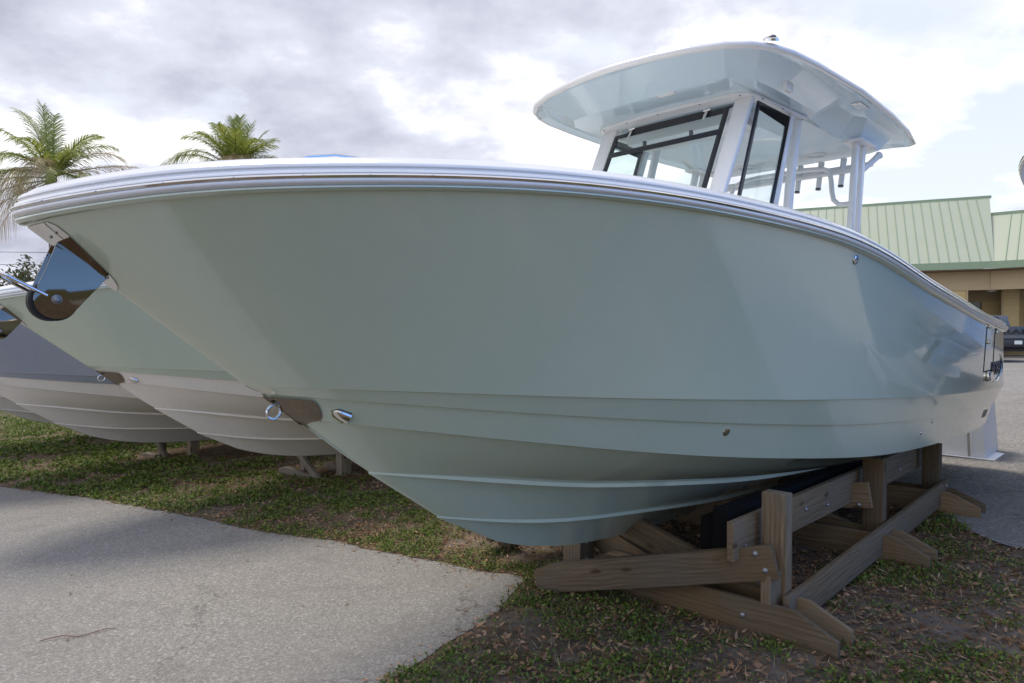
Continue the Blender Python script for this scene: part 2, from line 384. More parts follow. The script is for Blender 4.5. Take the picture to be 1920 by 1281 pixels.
# ------------------------------------------------------------ hull shape
def spline(kn):
    xs = np.array([k[0] for k in kn], float); ys = np.array([k[1] for k in kn], float); m = len(xs); h = np.diff(xs)
    A = np.zeros((m, m)); b = np.zeros(m); A[0, 0] = A[-1, -1] = 1
    for i in range(1, m-1):
        A[i, i-1] = h[i-1]; A[i, i] = 2*(h[i-1]+h[i]); A[i, i+1] = h[i]; b[i] = 6*((ys[i+1]-ys[i])/h[i]-(ys[i]-ys[i-1])/h[i-1])
    M = np.linalg.solve(A, b)
    def f(x):
        i = int(min(max(np.searchsorted(xs, x)-1, 0), m-2)); hh = h[i]; bb = (x-xs[i])/hh; aa = 1-bb
        bb = min(max(bb, -.5), 1.5); aa = 1-bb
        return float(aa*ys[i]+bb*ys[i+1]+((aa**3-aa)*M[i]+(bb**3-bb)*M[i+1])*hh*hh/6)
    return f
Z_RAIL = spline([(0, 2.238), (0.3, 2.302), (0.8, 2.364), (1.5, 2.414), (2.2, 2.426), (3, 2.403), (4, 2.329), (5, 2.175), (6, 2.059), (7.5, 1.92), (9, 1.844)])
Z_K1 = spline([(0.8, 1.57), (1.5, 1.526), (2.2, 1.478), (3, 1.43), (4, 1.375), (5, 1.326), (6, 1.28), (7.5, 1.219), (9.3, 1.155)])
Z_K2 = spline([(0.9, 1.528), (1.5, 1.458), (2.2, 1.378), (3, 1.297), (4, 1.207), (5, 1.141), (6, 1.094), (7.5, 1.026), (9.3, .954)])
Z_CH = spline([(1.06, 1.403), (1.5, 1.333), (2.2, 1.219), (3, 1.098), (4, 0.978), (5, 0.885), (6, 0.834), (7.5, 0.768), (9.3, 0.71)])
Z_S1 = spline([(1.46, 1.085), (2, 1.009), (2.6, 0.913), (3.2, 0.844), (4, 0.766), (5, 0.711), (6, 0.688), (9.3, 0.68)])
Z_S2 = spline([(1.9, 0.775), (2.3, 0.700), (2.8, 0.630), (3.4, 0.582), (4.2, 0.526), (6, 0.49), (9.3, 0.48)])
Z_KL = spline([(1.9, .77), (2.1, .655), (2.4, 0.528), (2.8, 0.414), (3.3, 0.339), (4, 0.298), (5, 0.285), (9.3, 0.287)])
def n_rail(s):
    if s <= 0: return 0.0
    t = min(s/5.2, 1); v = 1.6*(1-(1-t)**2)**.6
    return v if s < 5.2 else 1.6-.15*((s-5.2)/3.8)**2
def nk(s0, wm, s1, st=.1):
    def g(s):
        t = min(max((s-s0)/(s1-s0), 0), 1); return wm*(1-(1-t)**2)**.8-st*max((s-s1)/(9-s1), 0)**2
    return g
N_K1 = nk(.827, 1.5, 5.8); N_K2 = nk(.90, 1.44, 6.0, .13); N_CH = nk(1.06, 1.36, 6.2, .13); N_S1 = nk(1.46, .85, 6.2, 0); N_S2 = nk(1.9, .45, 6.0, 0)
def rail_off(s, o, dz):
    """point offset outwards by o, up by dz from the rub rail"""
    e = 1e-3; s1 = max(s, 1e-6)
    if s < 5e-4: tx, ty = 0.0, 1.0
    else:
        tx, ty = 2*e, n_rail(s1+e)-n_rail(max(s1-e, 0)); tx = (s1+e)-max(s1-e, 0)
    L = math.hypot(tx, ty); nx, ny = -ty/L, tx/L
    return Vector((s+nx*o, max(n_rail(s)+ny*o, 0), Z_RAIL(s)+dz))
NU = 110
def uu(k, s0, s1, p=1.9): return s0+(s1-s0)*(k/NU)**p
def hull_rows():
    rows = []     # each: (list of Vector(s,n,z), section id)
    for o, dz in ((-.010, -.031), (-.003, -.034), (-.002, -.040), (-.014, -.049)):
        rows.append(([rail_off(uu(k, 0, 8.97), o, dz) for k in range(NU+1)], 0))
    T = [rail_off(uu(k, 0.0, 8.97), -.034, -.050) for k in range(NU+1)]
    K1 = [Vector((uu(k, .827, 9.2), N_K1(uu(k, .827, 9.2)), Z_K1(uu(k, .827, 9.2)))) for k in range(NU+1)]
    NV = 16
    for j in range(NV+1):
        v = j/NV; r = []
        for k in range(NU+1):
            a, c = T[k], K1[k]; u = k/NU
            cc = .08+.38*max(min((u-.5)/.4, 1), 0)
            mid = Vector((.5*(a.x+c.x), c.y+cc*(a.y-c.y), c.z+.5*(a.z-c.z)))
            p = a*(1-v)**2+mid*2*v*(1-v)+c*v*v
            if k == 0: p.y = 0
            r.append(p)
        rows.append((r, 0))
    def row(s0, nf, zf, dn=0, dz=0, end=9.25, sec=1, fade=False, sh=0):
        r = []
        for k in range(NU+1):
            s = uu(k, s0, end); q = min((s-s0)/.6, 1) if fade else 1
            r.append(Vector((s+sh*(k == 0), max(nf(s)+dn*q, 0), zf(s)+dz*q)))
        rows.append((r, sec))
    row(.827, N_K1, Z_K1, -.014, -.003, 9.2, 1)
    row(.90, N_K2, Z_K2, 0, .0, 9.25, 1); row(.90, N_K2, Z_K2, -.018, -.003, 9.25, 2)
    row(1.06, N_CH, Z_CH, 0, .0, 9.3, 2); row(1.06, N_CH, Z_CH, -.03, -.004, 9.3, 3)
    # bottom panel rows, eased a little outwards so the sections are gently convex
    def zpan(s0, nA, zA, nB, zB, end, q, sA, sB):
        r = []
        for k in range(NU+1):
            a = uu(k, sA, 9.3); b2 = uu(k, sB, 9.3)
            pa = Vector((a, max(nA(a)-.03, 0), zA(a)-.004)); pb = Vector((b2, nB(b2), zB(b2)))
            p = pa.lerp(pb, q); p.z -= .018*math.sin(PI*q)*min(p.y/.4, 1); r.append(p)
        rows.append((r, 3))
    for q in (.3, .65): zpan(0, N_CH, Z_CH, N_S1, Z_S1, 9.3, q, 1.06, 1.46)
    row(1.46, N_S1, Z_S1, 0, .010, 9.3, 3); row(1.46, N_S1, Z_S1, .002, -.013, 9.3, 4, True); row(1.46, N_S1, Z_S1, -.055, -.012, 9.3, 3, True)
    row(1.9, N_S2, Z_S2, 0, .010, 9.3, 3); row(1.9, N_S2, Z_S2, .002, -.011, 9.3, 4, True); row(1.9, N_S2, Z_S2, -.05, -.011, 9.3, 3, True)
    row(2.35, lambda s: 0.0, Z_KL, 0, 0, 9.3, 3)
    return rows
ROWS = hull_rows()
def W3(p, side=1):   # (s,n,z) -> object space
    return (p[0], -p[1]*side, p[2])
def build_hull(parent, names, mats_by_sec):
    """hull skin split into parts: list of (part name, set of sections, material)"""
    obs = []
    for name, secs, mat in names:
        V = []; F = []
        for side in (1, -1):
            base = len(V); nr = len(ROWS)
            for r, _ in ROWS: V += [W3(p, side) for p in r]
            for i in range(nr-1):
                if ROWS[i+1][1] not in secs: continue
                for k in range(NU):
                    a = base+i*(NU+1)+k; f = (a, a+1, a+NU+2, a+NU+1)
                    F.append(f if side == 1 else f[::-1])
            if 3 in secs or True:   # transom
                pass
        # transom
        idx = [i for i in range(nr) if ROWS[i][1] in secs or (i+1 < nr and ROWS[i+1][1] in secs)]
        for i in idx[:-1]:
            if ROWS[i+1][1] not in secs: continue
            a = i*(NU+1)+NU; b2 = (i+1)*(NU+1)+NU; c = nr*(NU+1)
            F.append((a, b2, c+b2, c+a))
        me = bpy.data.meshes.new(name); me.from_pydata(V, [], F); me.materials.append(mat)
        bm = bmesh.new(); bm.from_mesh(me)
        bmesh.ops.remove_doubles(bm, verts=bm.verts, dist=1e-4)
        bmesh.ops.dissolve_degenerate(bm, edges=bm.edges, dist=1e-5)
        bmesh.ops.delete(bm, geom=[v for v in bm.verts if not v.link_faces], context='VERTS')
        bmesh.ops.recalc_face_normals(bm, faces=bm.faces)
        bm.to_mesh(me); bm.free(); smooth_mesh(me, 22)
        o = bpy.data.objects.new(name, me); COL.objects.link(o); o.parent = parent; obs.append(o)
    return obs
def hull_pt(row, s):
    r = ROWS[row][0]
    for k in range(NU):
        if r[k].x <= s <= r[k+1].x:
            t = (s-r[k].x)/max(r[k+1].x-r[k].x, 1e-9); return r[k].lerp(r[k+1], t)
    return r[-1].copy()
TOP0 = 4; NV = 16     # rows 4..20 are the topside T..K1
def topside(s, z, out=0.0):
    """point on the port topside at station s and height z, pushed outwards, plus its normal"""
    lo, hi = 0.0, float(NV)
    def at(v, ss):
        i = int(min(v, NV-1e-6)); f = v-i; return hull_pt(TOP0+i, ss).lerp(hull_pt(TOP0+i+1, ss), f)
    for _ in range(30):
        m_ = (lo+hi)/2
        if at(m_, s).z > z: lo = m_
        else: hi = m_
    v = (lo+hi)/2; p = at(v, s); e1 = at(v, s+.04)-at(v, max(s-.04, 0)); e2 = at(max(v-.5, 0), s)-at(min(v+.5, NV), s)
    nrm = e2.cross(e1); nrm.normalize()
    if nrm.y < 0: nrm = -nrm
    return p+nrm*out, nrm

def skin_text(body, s0, s1, z0, h, sd, mat, parent, name):
    cu = bpy.data.curves.new(name, 'FONT'); cu.body = body; cu.size = 1; cu.extrude = .02; cu.offset = .0
    tmp = bpy.data.objects.new('tmp', cu); COL.objects.link(tmp)
    dg = bpy.context.evaluated_depsgraph_get(); me = bpy.data.meshes.new_from_object(tmp.evaluated_get(dg)); bpy.data.objects.remove(tmp)
    me.materials.clear(); me.materials.append(mat); me.name = name
    wx = max(v.co.x for v in me.vertices); hy = max(v.co.y for v in me.vertices)
    ns_ = 8; G = [[topside(s0+(s1-s0)*i/ns_, z0-.02+(h+.04)*j/4)[0] for j in range(5)] for i in range(ns_+1)]
    for v in me.vertices:
        fx = v.co.x/wx; fx = fx if sd == 1 else 1-fx; fy = (v.co.y/hy*h+.02)/(h+.04)
        a = min(max(fx, 0), .9999)*ns_; i = int(a); a -= i; b2 = min(max(fy, 0), .9999)*4; j = int(b2); b2 -= j
        q = G[i][j].lerp(G[i+1][j], a).lerp(G[i][j+1].lerp(G[i+1][j+1], a), b2); q = q+Vector((0, .003+.18*v.co.z+.004, 0)); v.co = Vector(W3(q, sd))
    o = bpy.data.objects.new(name, me); COL.objects.link(o); o.parent = parent; return o
def frustum_text(body, size, origin, xdir, ydir, depth, mat, parent, name, xs=1.0):
    cu = bpy.data.curves.new(name, 'FONT'); cu.body = body; cu.size = size; cu.extrude = depth; cu.offset = size*.012
    tmp = bpy.data.objects.new('tmp', cu); COL.objects.link(tmp)
    dg = bpy.context.evaluated_depsgraph_get(); me = bpy.data.meshes.new_from_object(tmp.evaluated_get(dg))
    bpy.data.objects.remove(tmp); me.materials.clear(); me.materials.append(mat); me.name = name
    x = Vector(xdir).normalized(); y = Vector(ydir); y = (y-x*y.dot(x)).normalized(); z = x.cross(y)
    for v in me.vertices: v.co = Vector(origin)+x*v.co.x*xs+y*v.co.y+z*v.co.z
    o = bpy.data.objects.new(name, me); COL.objects.link(o)
    if parent: o.parent = parent
    return o

# ------------------------------------------------------------ the boat
def sweep_rail(mb, prof, closed=False):
    ss = [9.0*(k/150)**1.9 for k in range(151)]
    for side in (1, -1):
        i0 = len(mb.v); m_ = len(prof)
        for s in ss:
            for (o, dz) in prof: mb.v.append(W3(rail_off(s, o, dz), side))
        for k in range(150):
            for j in range(m_ if closed else m_-1):
                a = i0+k*m_+j; b2 = i0+k*m_+(j+1) % m_; mb.f.append((a, b2, b2+m_, a+m_)); mb.m.append(mb.mi)

def make_boat(label, hull_mat, mid_mat, bot_mat, roller_mat):
    bt = empty('motor_boat', (BX, BY, 0), R(45), label=label, cat='boat')
    # --- hull skins
    if mid_mat is hull_mat and bot_mat is hull_mat:
        build_hull(bt, [('hull', {0, 1, 2, 3, 4}, hull_mat)], None)
    else:
        a = {0, 1} if mid_mat is not hull_mat else {0, 1, 2}
        build_hull(bt, [('hull', a, hull_mat), ('hull_bottom', {0, 1, 2, 3, 4}-a, bot_mat)], None)
    # --- gunwale: white band under the rail and stepped cap above it, then coaming and deck
    g = MB()
    sweep_rail(g, [(-.010, -.031), (.004, -.026), (.009, -.018), (.007, -.010), (-.004, -.004), (-.006, .006), (.0, .012), (-.004, .022), (-.012, .027), (-.015, .033),
                   (-.011, .038), (-.014, .048), (-.022, .055), (-.030, .058), (-.036, .063), (-.055, .078), (-.075, .084)])
    ss = [9.0*(k/100)**1.9 for k in range(101)]
    for side in (1, -1):
        i0 = len(g.v)
        for s in ss:
            p0 = rail_off(s, -.075, .084); f = .78-.0*s
            q1 = Vector((.30+s*(8.7/9.0), n_rail(s)*.83, Z_RAIL(s)+.098)); q2 = Vector((q1.x, q1.y*.985, q1.z-.02)); dd_ = .05+.37*min(max((s-2.6)/1.5, 0), 1); q3 = Vector((q2.x+.01, q2.y*(1-.04*dd_), q2.z-dd_)); q4 = Vector((q3.x, 0, q3.z))
            for p in (p0, p0.lerp(q1, .5)+Vector((0, 0, .006)), q1, q2, q3, q4): g.v.append(W3(p, side))
        for k in range(100):
            for j in range(5):
                a = i0+k*6+j; g.f.append((a, a+1, a+7, a+6)); g.m.append(0)
    gun = g.build('gunwale', M_WHITE, bt, sharp=50)
    c = MB(); sweep_rail(c, [(.0, -.009), (.008, -.007), (.0125, .0), (.008, .007), (.0, .009), (-.006, .0)], True)
    s = .06
    while s < 8.9:
        p = rail_off(s, .012, 0.001); c.ball(W3(p), .0042, seg=6, rings=4); c.ball(W3(p, -1), .0042, seg=6, rings=4)
        s += max(.06, .235*math.cos(math.atan2(n_rail(s+.01)-n_rail(s-.0099) if s > .01 else 1, .02)))
    c.build('rub_rail', M_CHROME, bt)
    # rail end caps at the stern
    ec = MB()
    for side in (1, -1):
        for s0, s1 in ((7.62, 7.66), (8.20, 8.24)):
            a = rail_off(s0, .014, 0); b2 = rail_off(s1, .014, 0)
            ec.bar(W3(a, side), W3(b2, side), .012, .085)
    # --- hardtop
    outline = [(3.30, 0), (3.315, .2), (3.35, .4), (3.41, .62), (3.50, .82), (3.61, .94), (3.75, 1.02), (3.93, 1.07), (4.25, 1.105), (5.0, 1.145), (5.8, 1.125), (6.4, 1.08), (6.86, 1.01), (6.91, .95), (6.86, .85), (6.80, .5), (6.78, 0)]
    def ring(sc, dz, crown=0.0, cx_=5.05):
        full = [(p[0], p[1]) for p in outline]+[(p[0], -p[1]) for p in reversed(outline[1:-1])]
        return [((cx_+(a-cx_)*(1-sc/1.7)), b2*(1-sc/1.2), 3.575+dz+crown*(1-(b2/1.25)**2)) for a, b2 in full]
    h = MB(); layers = [(.028, .0, 0.0), (.008, .004, .0), (.0, .018, .0), (.008, .036, .002), (.03, .050, .005), (.09, .058, .012), (.3, .064, .028), (.7, .068, .04), (1.1, .070, .045)]
    i0 = 0; nn_ = len(ring(0, 0))
    for sc, dz, cr in layers: h.v += [(p[0], -p[1], p[2]) for p in ring(sc, dz, cr)]
    for L in range(len(layers)-1):
        for k in range(nn_):
            a = L*nn_+k; b2 = L*nn_+(k+1) % nn_; h.f.append((a, b2, b2+nn_, a+nn_)); h.m.append(0)
    h.f.append(tuple((len(layers)-1)*nn_+k for k in range(nn_))); h.m.append(0)
    ht = h.build('hardtop', M_WHITE, bt, sharp=60)
    # underside liner: rises inside the rim, then drops in facets to a centre pad that carries the frame
    u = MB(); mid = .028; lay2 = [ring(.030, .001), ring(.075, .030), ring(.11, .038)]
    pad_o = [(3.46, 0), (3.46, .45), (3.50, .80), (3.74, .93), (4.3, .98), (5.05, .98), (5.25, .86), (5.62, .86), (5.78, .92), (6.5, .92), (6.58, .80), (6.6, 0)]
    pad_i = [(3.78, 0), (3.78, .35), (3.80, .66), (3.96, .78), (4.3, .80), (4.98, .80), (5.12, .70), (5.74, .70), (5.88, .82), (6.4, .82), (6.46, .72), (6.48, 0)]
    def full(lst, z): return [(a, -b2, z(a)) for a, b2 in lst]+[(a, b2, z(a)) for a, b2 in reversed(lst[1:-1])]
    bmu = bmesh.new()
    def addring(pts): return [bmu.verts.new(p) for p in pts]
    r0 = addring([(p[0], -p[1], p[2]) for p in lay2[0]]); r1 = addring([(p[0], -p[1], p[2]) for p in lay2[1]]); r2 = addring([(p[0], -p[1], p[2]) for p in lay2[2]])
    n_ = len(r0)
    for A, B_ in ((r0, r1), (r1, r2)):
        for k in range(n_): bmu.faces.new((A[k], A[(k+1) % n_], B_[(k+1) % n_], B_[k]))
    z_o = lambda a: 3.613; z_i = lambda a: 3.505 if a < 5.3 else 3.47
    ro = addring(full(pad_o, z_o)); ri = addring(full(pad_i, z_i))
    m_ = len(ro)
    for k in range(m_): bmu.faces.new((ro[k], ro[(k+1) % m_], ri[(k+1) % m_], ri[k]))
    bmu.faces.new(ri)
    # annulus between r2 and ro
    eds = []
    for ringv in (r2, ro):
        for k in range(len(ringv)):
            e = bmu.edges.get((ringv[k], ringv[(k+1) % len(ringv)])) or bmu.edges.new((ringv[k], ringv[(k+1) % len(ringv)])); eds.append(e)
    bmesh.ops.triangle_fill(bmu, edges=eds, use_beauty=True)
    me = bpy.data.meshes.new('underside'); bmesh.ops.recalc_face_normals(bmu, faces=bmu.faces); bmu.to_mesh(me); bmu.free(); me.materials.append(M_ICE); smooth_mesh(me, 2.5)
    un = bpy.data.objects.new('underside', me); COL.objects.link(un); un.parent = ht
    # lamps in the liner, speaker rings, hatch outline
    for cx_, cy_, along in ((3.80, .20, 1), (4.32, .86, 0), (3.80, -.20, 1)):
        if cy_ < 0: continue
        l = MB(); l.prism([(cx_+a*.016, -cy_+b2*.075) if along else (cx_+a*.055, -cy_+b2*.018) for a, b2 in ((-1, -.8), (-.4, -1), (.4, -1), (1, -.8), (1, .8), (.4, 1), (-.4, 1), (-1, .8))], 3.494, 3.51 if along else 3.56)
        for k in range(5):
            if along: l.box((cx_-.010, -cy_-.045+k*.019, 3.489), (cx_+.010, -cy_-.034+k*.019, 3.495))
        l.build('light_fixture', M_WHITE, ht, bevel=.002)
    for cx_, cy_ in ((6.15, .35), (6.15, -.35)):
        l = MB(); l.tube([(cx_+.085*math.cos(a), -cy_+.085*math.sin(a), 3.468) for a in [2*PI*k/24 for k in range(25)]], .006, 6, False); l.build('speaker_ring', M_WHITE, ht)
    l = MB(); l.box((5.28, -1.02, 3.603), (5.5, -.95, 3.613)); l.build('hatch_catch', M_WHITE, ht, bevel=.003)
    # nav light on the forward port corner
    nl = MB(); nl.lathe((3.745, -.995, 3.632), (-.25, -.3, 1), [(0, .05), (.014, .048), (.022, .036)], 20)
    nl2 = nl.build('spreader_light', M_CHROME, ht)
    nb = MB(); nb.ball((3.740, -1.0, 3.652), .030, (1, 1, .45), 14, 8); nb.build('lens', M_DULLSTEEL, nl2)
    # --- windshield enclosure
    zt = 3.495
    fl = MB()   # flange that bolts to the liner
    fl.prism([(4.22, .68), (4.14, .66), (4.09, .55), (4.06, 0), (4.09, -.55), (4.14, -.66), (4.22, -.68), (5.02, -.715), (5.04, -.655), (4.34, -.60), (4.24, -.5), (4.20, 0), (4.24, .5), (4.34, .60), (5.04, .655), (5.02, .715)][::-1], 3.478, 3.503)
    fl.build('flange', M_PWHITE, bt, bevel=.003)
    sc = MB()
    for sx, ny in ((4.12, .60), (4.30, .685), (4.62, .695), (5.0, .69), (4.09, .3), (4.075, -.05), (4.09, -.35), (4.12, -.60)):
        sc = MB(); sc.lathe((0, 0, 0), (0, 0, -1), [(0, .008), (.005, .007), (.007, .002)], 10); sc.build('screw', M_DULLSTEEL, bt).location = (sx, -ny, 3.479)
    def fpt(nv, z):
        nv = nv*.925   # point on the raked front plane
        return Vector((4.19-(3.48-z)*.52, -nv, z))
    def spt(s_, z, n_=.725): return Vector((s_-(3.48-z)*.42, -n_, z))
    fr_ = MB()
    for sd in (1, -1):      # front corner posts, broad white extrusions
        a = fpt(.565*sd, 3.49); b2 = fpt(.715*sd, 3.49); c1 = fpt(.565*sd, 2.25); d1 = fpt(.683*sd, 2.25)
        fr_ = MB(); fr_.slab([a, b2, d1, c1], (.05, 0, 0)); fr_.build('post', M_PWHITE, bt, bevel=.012)
        e1 = MB(); a = spt(4.80, 3.49, .685*sd); b2 = spt(4.87, 3.49, .685*sd); c1 = spt(4.87, 2.3, .695*sd); d1 = spt(4.80, 2.3, .695*sd)
        e1.slab([a, b2, c1, d1], (0, .05*sd, 0)); e1.build('post', M_PWHITE, bt, bevel=.01)
        e2 = MB(); e2.tube([(4.99, -.65*sd, 3.49), (4.80, -.67*sd, 2.9), (4.60, -.685*sd, 1.9)], .036, 14); e2.build('post', M_PWHITE, bt)
    ff = MB(); T = .034
    def fbar(p, q, wd=T, dx=.02): ff.bar(p, q, .022, wd, up=(-.88, 0, .46) if abs((Vector(q)-Vector(p)).normalized().z) < .5 else (0, 1, 0))
    nl_ = .545
    # top rail with two raised hinge steps
    pts = [(-nl_, 3.418), (-.42, 3.425), (-.36, 3.452), (.36, 3.452), (.42, 3.425), (nl_, 3.440)]
    out_ = [fpt(a, b2) for a, b2 in pts]; inn = [fpt(a, 3.385) for a, _ in pts]
    for k in range(5): ff.slab([out_[k], out_[k+1], inn[k+1], inn[k]], (-.018, 0, -.008))
    for sd in (1, -1): ff.slab([fpt(nl_*sd, 3.44 if sd > 0 else 3.42), fpt((nl_-.04)*sd, 3.44 if sd > 0 else 3.42), fpt((nl_-.04)*sd, 2.3), fpt(nl_*sd, 2.3)], (-.019, 0, -.009))
    ff.slab([fpt(-nl_, 3.262), fpt(nl_, 3.262), fpt(nl_, 3.218), fpt(-nl_, 3.218)], (-.022, 0, -.011))
    ff.build('window_frame', M_BLACK, bt, bevel=.002)
    gz = MB(); gz.poly([fpt(-nl_, 3.42), fpt(nl_, 3.42), fpt(nl_, 2.3), fpt(-nl_, 2.3)]); gz.build('windshield', M_GLASS, bt)
    for nv in (-.36, .36):
        hg = MB(); hg.slab([fpt(nv-.012, 3.475)+Vector((-.03, 0, -.01)), fpt(nv+.012, 3.475)+Vector((-.03, 0, -.01)), fpt(nv+.014, 3.37)+Vector((-.04, 0, -.01)), fpt(nv-.014, 3.37)+Vector((-.04, 0, -.01))], (-.008, 0, -.004))
        hg.bar(fpt(nv-.03, 3.44)+Vector((-.03, 0, 0)), fpt(nv+.03, 3.44)+Vector((-.03, 0, 0)), .012, .018)
        hg.build('hinge', M_CHROME, bt, bevel=.002)
        kn = MB(); q = fpt(nv*.62, 3.285)+Vector((.03, 0, 0)); kn.box((q.x, q.y-.012, q.z-.03), (q.x+.025, q.y+.012, q.z+.03)); kn.build('latch', M_BLACK, bt, bevel=.004)
    for sd in (1, -1):
        sf = MB(); o1 = [spt(4.26, 3.455, .678*sd), spt(4.80, 3.455, .678*sd), spt(4.80, 2.35, .683*sd), spt(4.26, 2.35, .683*sd)]
        i1 = [spt(4.30, 3.40, .678*sd), spt(4.765, 3.37, .678*sd), spt(4.765, 2.36, .683*sd), spt(4.30, 2.36, .683*sd)]
        for a, b2 in ((0, 1), (1, 2), (0, 3)): sf.slab([o1[a], o1[b2], i1[b2], i1[a]], (0, .012*sd, 0))
        sf.build('window_frame', M_BLACK, bt)
        sg = MB(); sg.poly([spt(4.27, 3.45, .670*sd), spt(4.79, 3.45, .670*sd), spt(4.79, 2.36, .675*sd), spt(4.27, 2.36, .675*sd)]); sg.build('side_window', M_GLASS, bt)
    # electronics box and hand rail behind the glass
    eb = MB(); eb.box((4.30, -.50, 3.36), (4.62, .50, 3.475)); eb.build('electronics_box', M_PWHITE, bt, bevel=.015)
    cn = MB(); cn.v = []
    cn.prism([(3.55, -.62), (3.62, -.68), (5.0, -.68), (5.0, .68), (3.62, .68), (3.55, .62)], 1.95, 2.34); cn.build('console', M_WHITE, bt, bevel=.03)
    # (the top stands 5 cm to port of the hull centreline)
    # rear legs of the hardtop: paired tubes each side with a foot plate
    for sd in (1, -1):
        for off, lean in ((0, 0), (.16, .02)):
            lg = MB(); p = Vector((5.93+off, -.78*sd, 3.475)); q = Vector((5.45+off*.75, -.86*sd, 1.9))
            lg.bar(p, q, .075, .05, up=(0, 1, 0)); lg.build('leg', M_PWHITE, bt, bevel=.014)
        fp = MB(); fp.prism([(5.83, -.86*sd), (6.19, -.86*sd), (6.24, -.80*sd), (6.19, -.70*sd), (5.83, -.70*sd), (5.80, -.78*sd)][::sd], 3.455, 3.472)
        for sx, ny in ((5.86, .83), (6.17, .83), (6.17, .73), (5.86, .73)): fp.lathe((sx, -ny*sd, 3.456), (0, 0, -1), [(0, .009), (.006, .008), (.007, .002)], 8)
        fp.build('mount_plate', M_PWHITE, bt)
        w2 = MB(); w2.bar((5.62, -.835*sd, 2.62), (5.78, -.835*sd, 2.64), .03, .03); w2.build('web', M_PWHITE, bt)
        gr = MB(); gr.tube([(6.10, 0, 3.33), (6.16, -.25*sd, 3.345), (6.18, -.40*sd, 3.335), (6.16, -.47*sd, 3.30), (6.12, -.50*sd, 3.2), (6.06, -.53*sd, 3.08), (6.02, -.56*sd, 3.0), (5.96, -.63*sd, 2.94), (5.86, -.78*sd, 2.92)], .022, 12)
        gr.build('grab_rail', M_PWHITE, bt)
    rk = MB(); rk.tube([(6.30, -.80, 3.335), (6.30, .80, 3.335)], .024, 12); rk.tube([(6.22, -.72, 3.285), (6.22, .72, 3.285)], .020, 12)
    rk.build('rod_rack', M_PWHITE, bt)
    for k in range(5):
        y = .74-k*.37 if k < 4 else -.74
        y = [.78, .55, .345, .145, -.06][k]
        rh = MB(); a = Vector((6.22+.16, -y, 3.50-.10)); 
        if k == 0: rh.tube([(6.10, -.70, 3.19), (6.30, -.80, 3.36), (6.36, -.825, 3.41), (6.375, -.832, 3.42)], [.027, .027, .030, .037], 14)
        else: rh.tube([(6.22, -y, 3.16), (6.27, -y, 3.34), (6.30, -y, 3.42)], [.024, .026, .030], 12)
        ro_ = rh.build('rod_holder', M_PWHITE, bt)
        if k: rc = MB(); rc.lathe((6.2205, -y, 3.162), (-.2, 0, -1), [(0, .0255), (.010, .0255), (.012, .02)], 12); rc.build('end_cap', M_BLACK, ro_)
    for c in kids(bt):
        if c.name.split('.')[0] in ('hardtop', 'flange', 'screw', 'post', 'window_frame', 'windshield', 'hinge', 'latch', 'side_window', 'electronics_box', 'leg', 'mount_plate', 'web', 'grab_rail', 'rod_rack', 'rod_holder'):
            c.location.y -= .055
    # low bow rail on the foredeck
    br_ = MB(); br_.tube([(.78, -.50, 2.452), (.86, -.50, 2.485), (.98, -.50, 2.512), (1.08, -.50, 2.518), (1.20, -.50, 2.522), (1.34, -.51, 2.505), (1.44, -.515, 2.48)], .011, 10)
    br_.build('bow_rail', M_CHROME, bt)
    # --- bow chrome: plate wrapped round the stem under the lip
    bp = MB(); NSEG = 14
    def stem_pt(v): return ROWS[TOP0+int(min(v, NV-1))][0][0].lerp(ROWS[TOP0+min(int(v)+1, NV)][0][0], v-int(v))
    def side_pt(v, arc):
        i = int(min(v, NV-1e-6)); f = v-i; acc = 0; prev = ROWS[TOP0+i][0][0].lerp(ROWS[TOP0+i+1][0][0], f)
        for k in range(1, NU):
            q = ROWS[TOP0+i][0][k].lerp(ROWS[TOP0+i+1][0][k], f); d = (q-prev).length
            if acc+d >= arc: r = prev.lerp(q, (arc-acc)/max(d, 1e-9)); break
            acc += d; prev = q
        r = r.copy(); dirn = Vector((-.55, .0, -.62)) if arc < 1e-6 else Vector((-.45, .45, -.62)); return r+dirn.normalized()*.0035
    prof_ = [(.15, .12), (.5, .135), (1.2, .13), (2.2, .115), (3.2, .098), (4.2, .082), (4.9, .066), (5.4, .046), (5.7, .02), (5.75, .001)]
    for side in (1, -1):
        for (v0, w0), (v1, w1) in zip(prof_[:-1], prof_[1:]):
            for j in range(8):
                bp.quad(*[W3(side_pt(v, max(w_*f, 0)), side) for v, w_, f in ((v0, w0, j/8), (v0, w0, (j+1)/8), (v1, w1, (j+1)/8), (v1, w1, j/8))])
    plate = bp.build('bow_plate', M_CHROME, bt, sharp=60)
    for v, ar in ((.9, .10), (1.1, .055), (4.6, .055)):
        sb = MB(); sb.ball((0, 0, 0), .006, seg=8, rings=6); sb.build('screw', M_DULLSTEEL, plate).location = W3(side_pt(v, ar))
    # anchor roller: two cheek plates, roller, pin and bail
    an = empty('anchor_roller'); an.parent = bt
    cen = Vector((.115, 0, 1.922)); rad = .071
    def cheek(yv, th):
        up1 = Vector((.118, 0, 2.128)); up2 = Vector((.295, 0, 2.028))
        # tangent outline: from up1 round the circle to up2
        d = [Vector((cen.x+rad*math.cos(a), 0, cen.z+rad*math.sin(a))) for a in [R(168)+R(160)*k/18 for k in range(19)]]
        pts = [up1]+d+[up2]
        m_ = MB(); m_.slab([(p.x, -yv, p.z) for p in pts], (0, th, 0)); return m_
    cheek(.052, .006).build('cheek_plate', M_REFLPAINT_STEEL, an, bevel=.0015)
    cheek(-.046, .006).build('cheek_plate', M_REFLPAINT_STEEL, an, bevel=.0015)
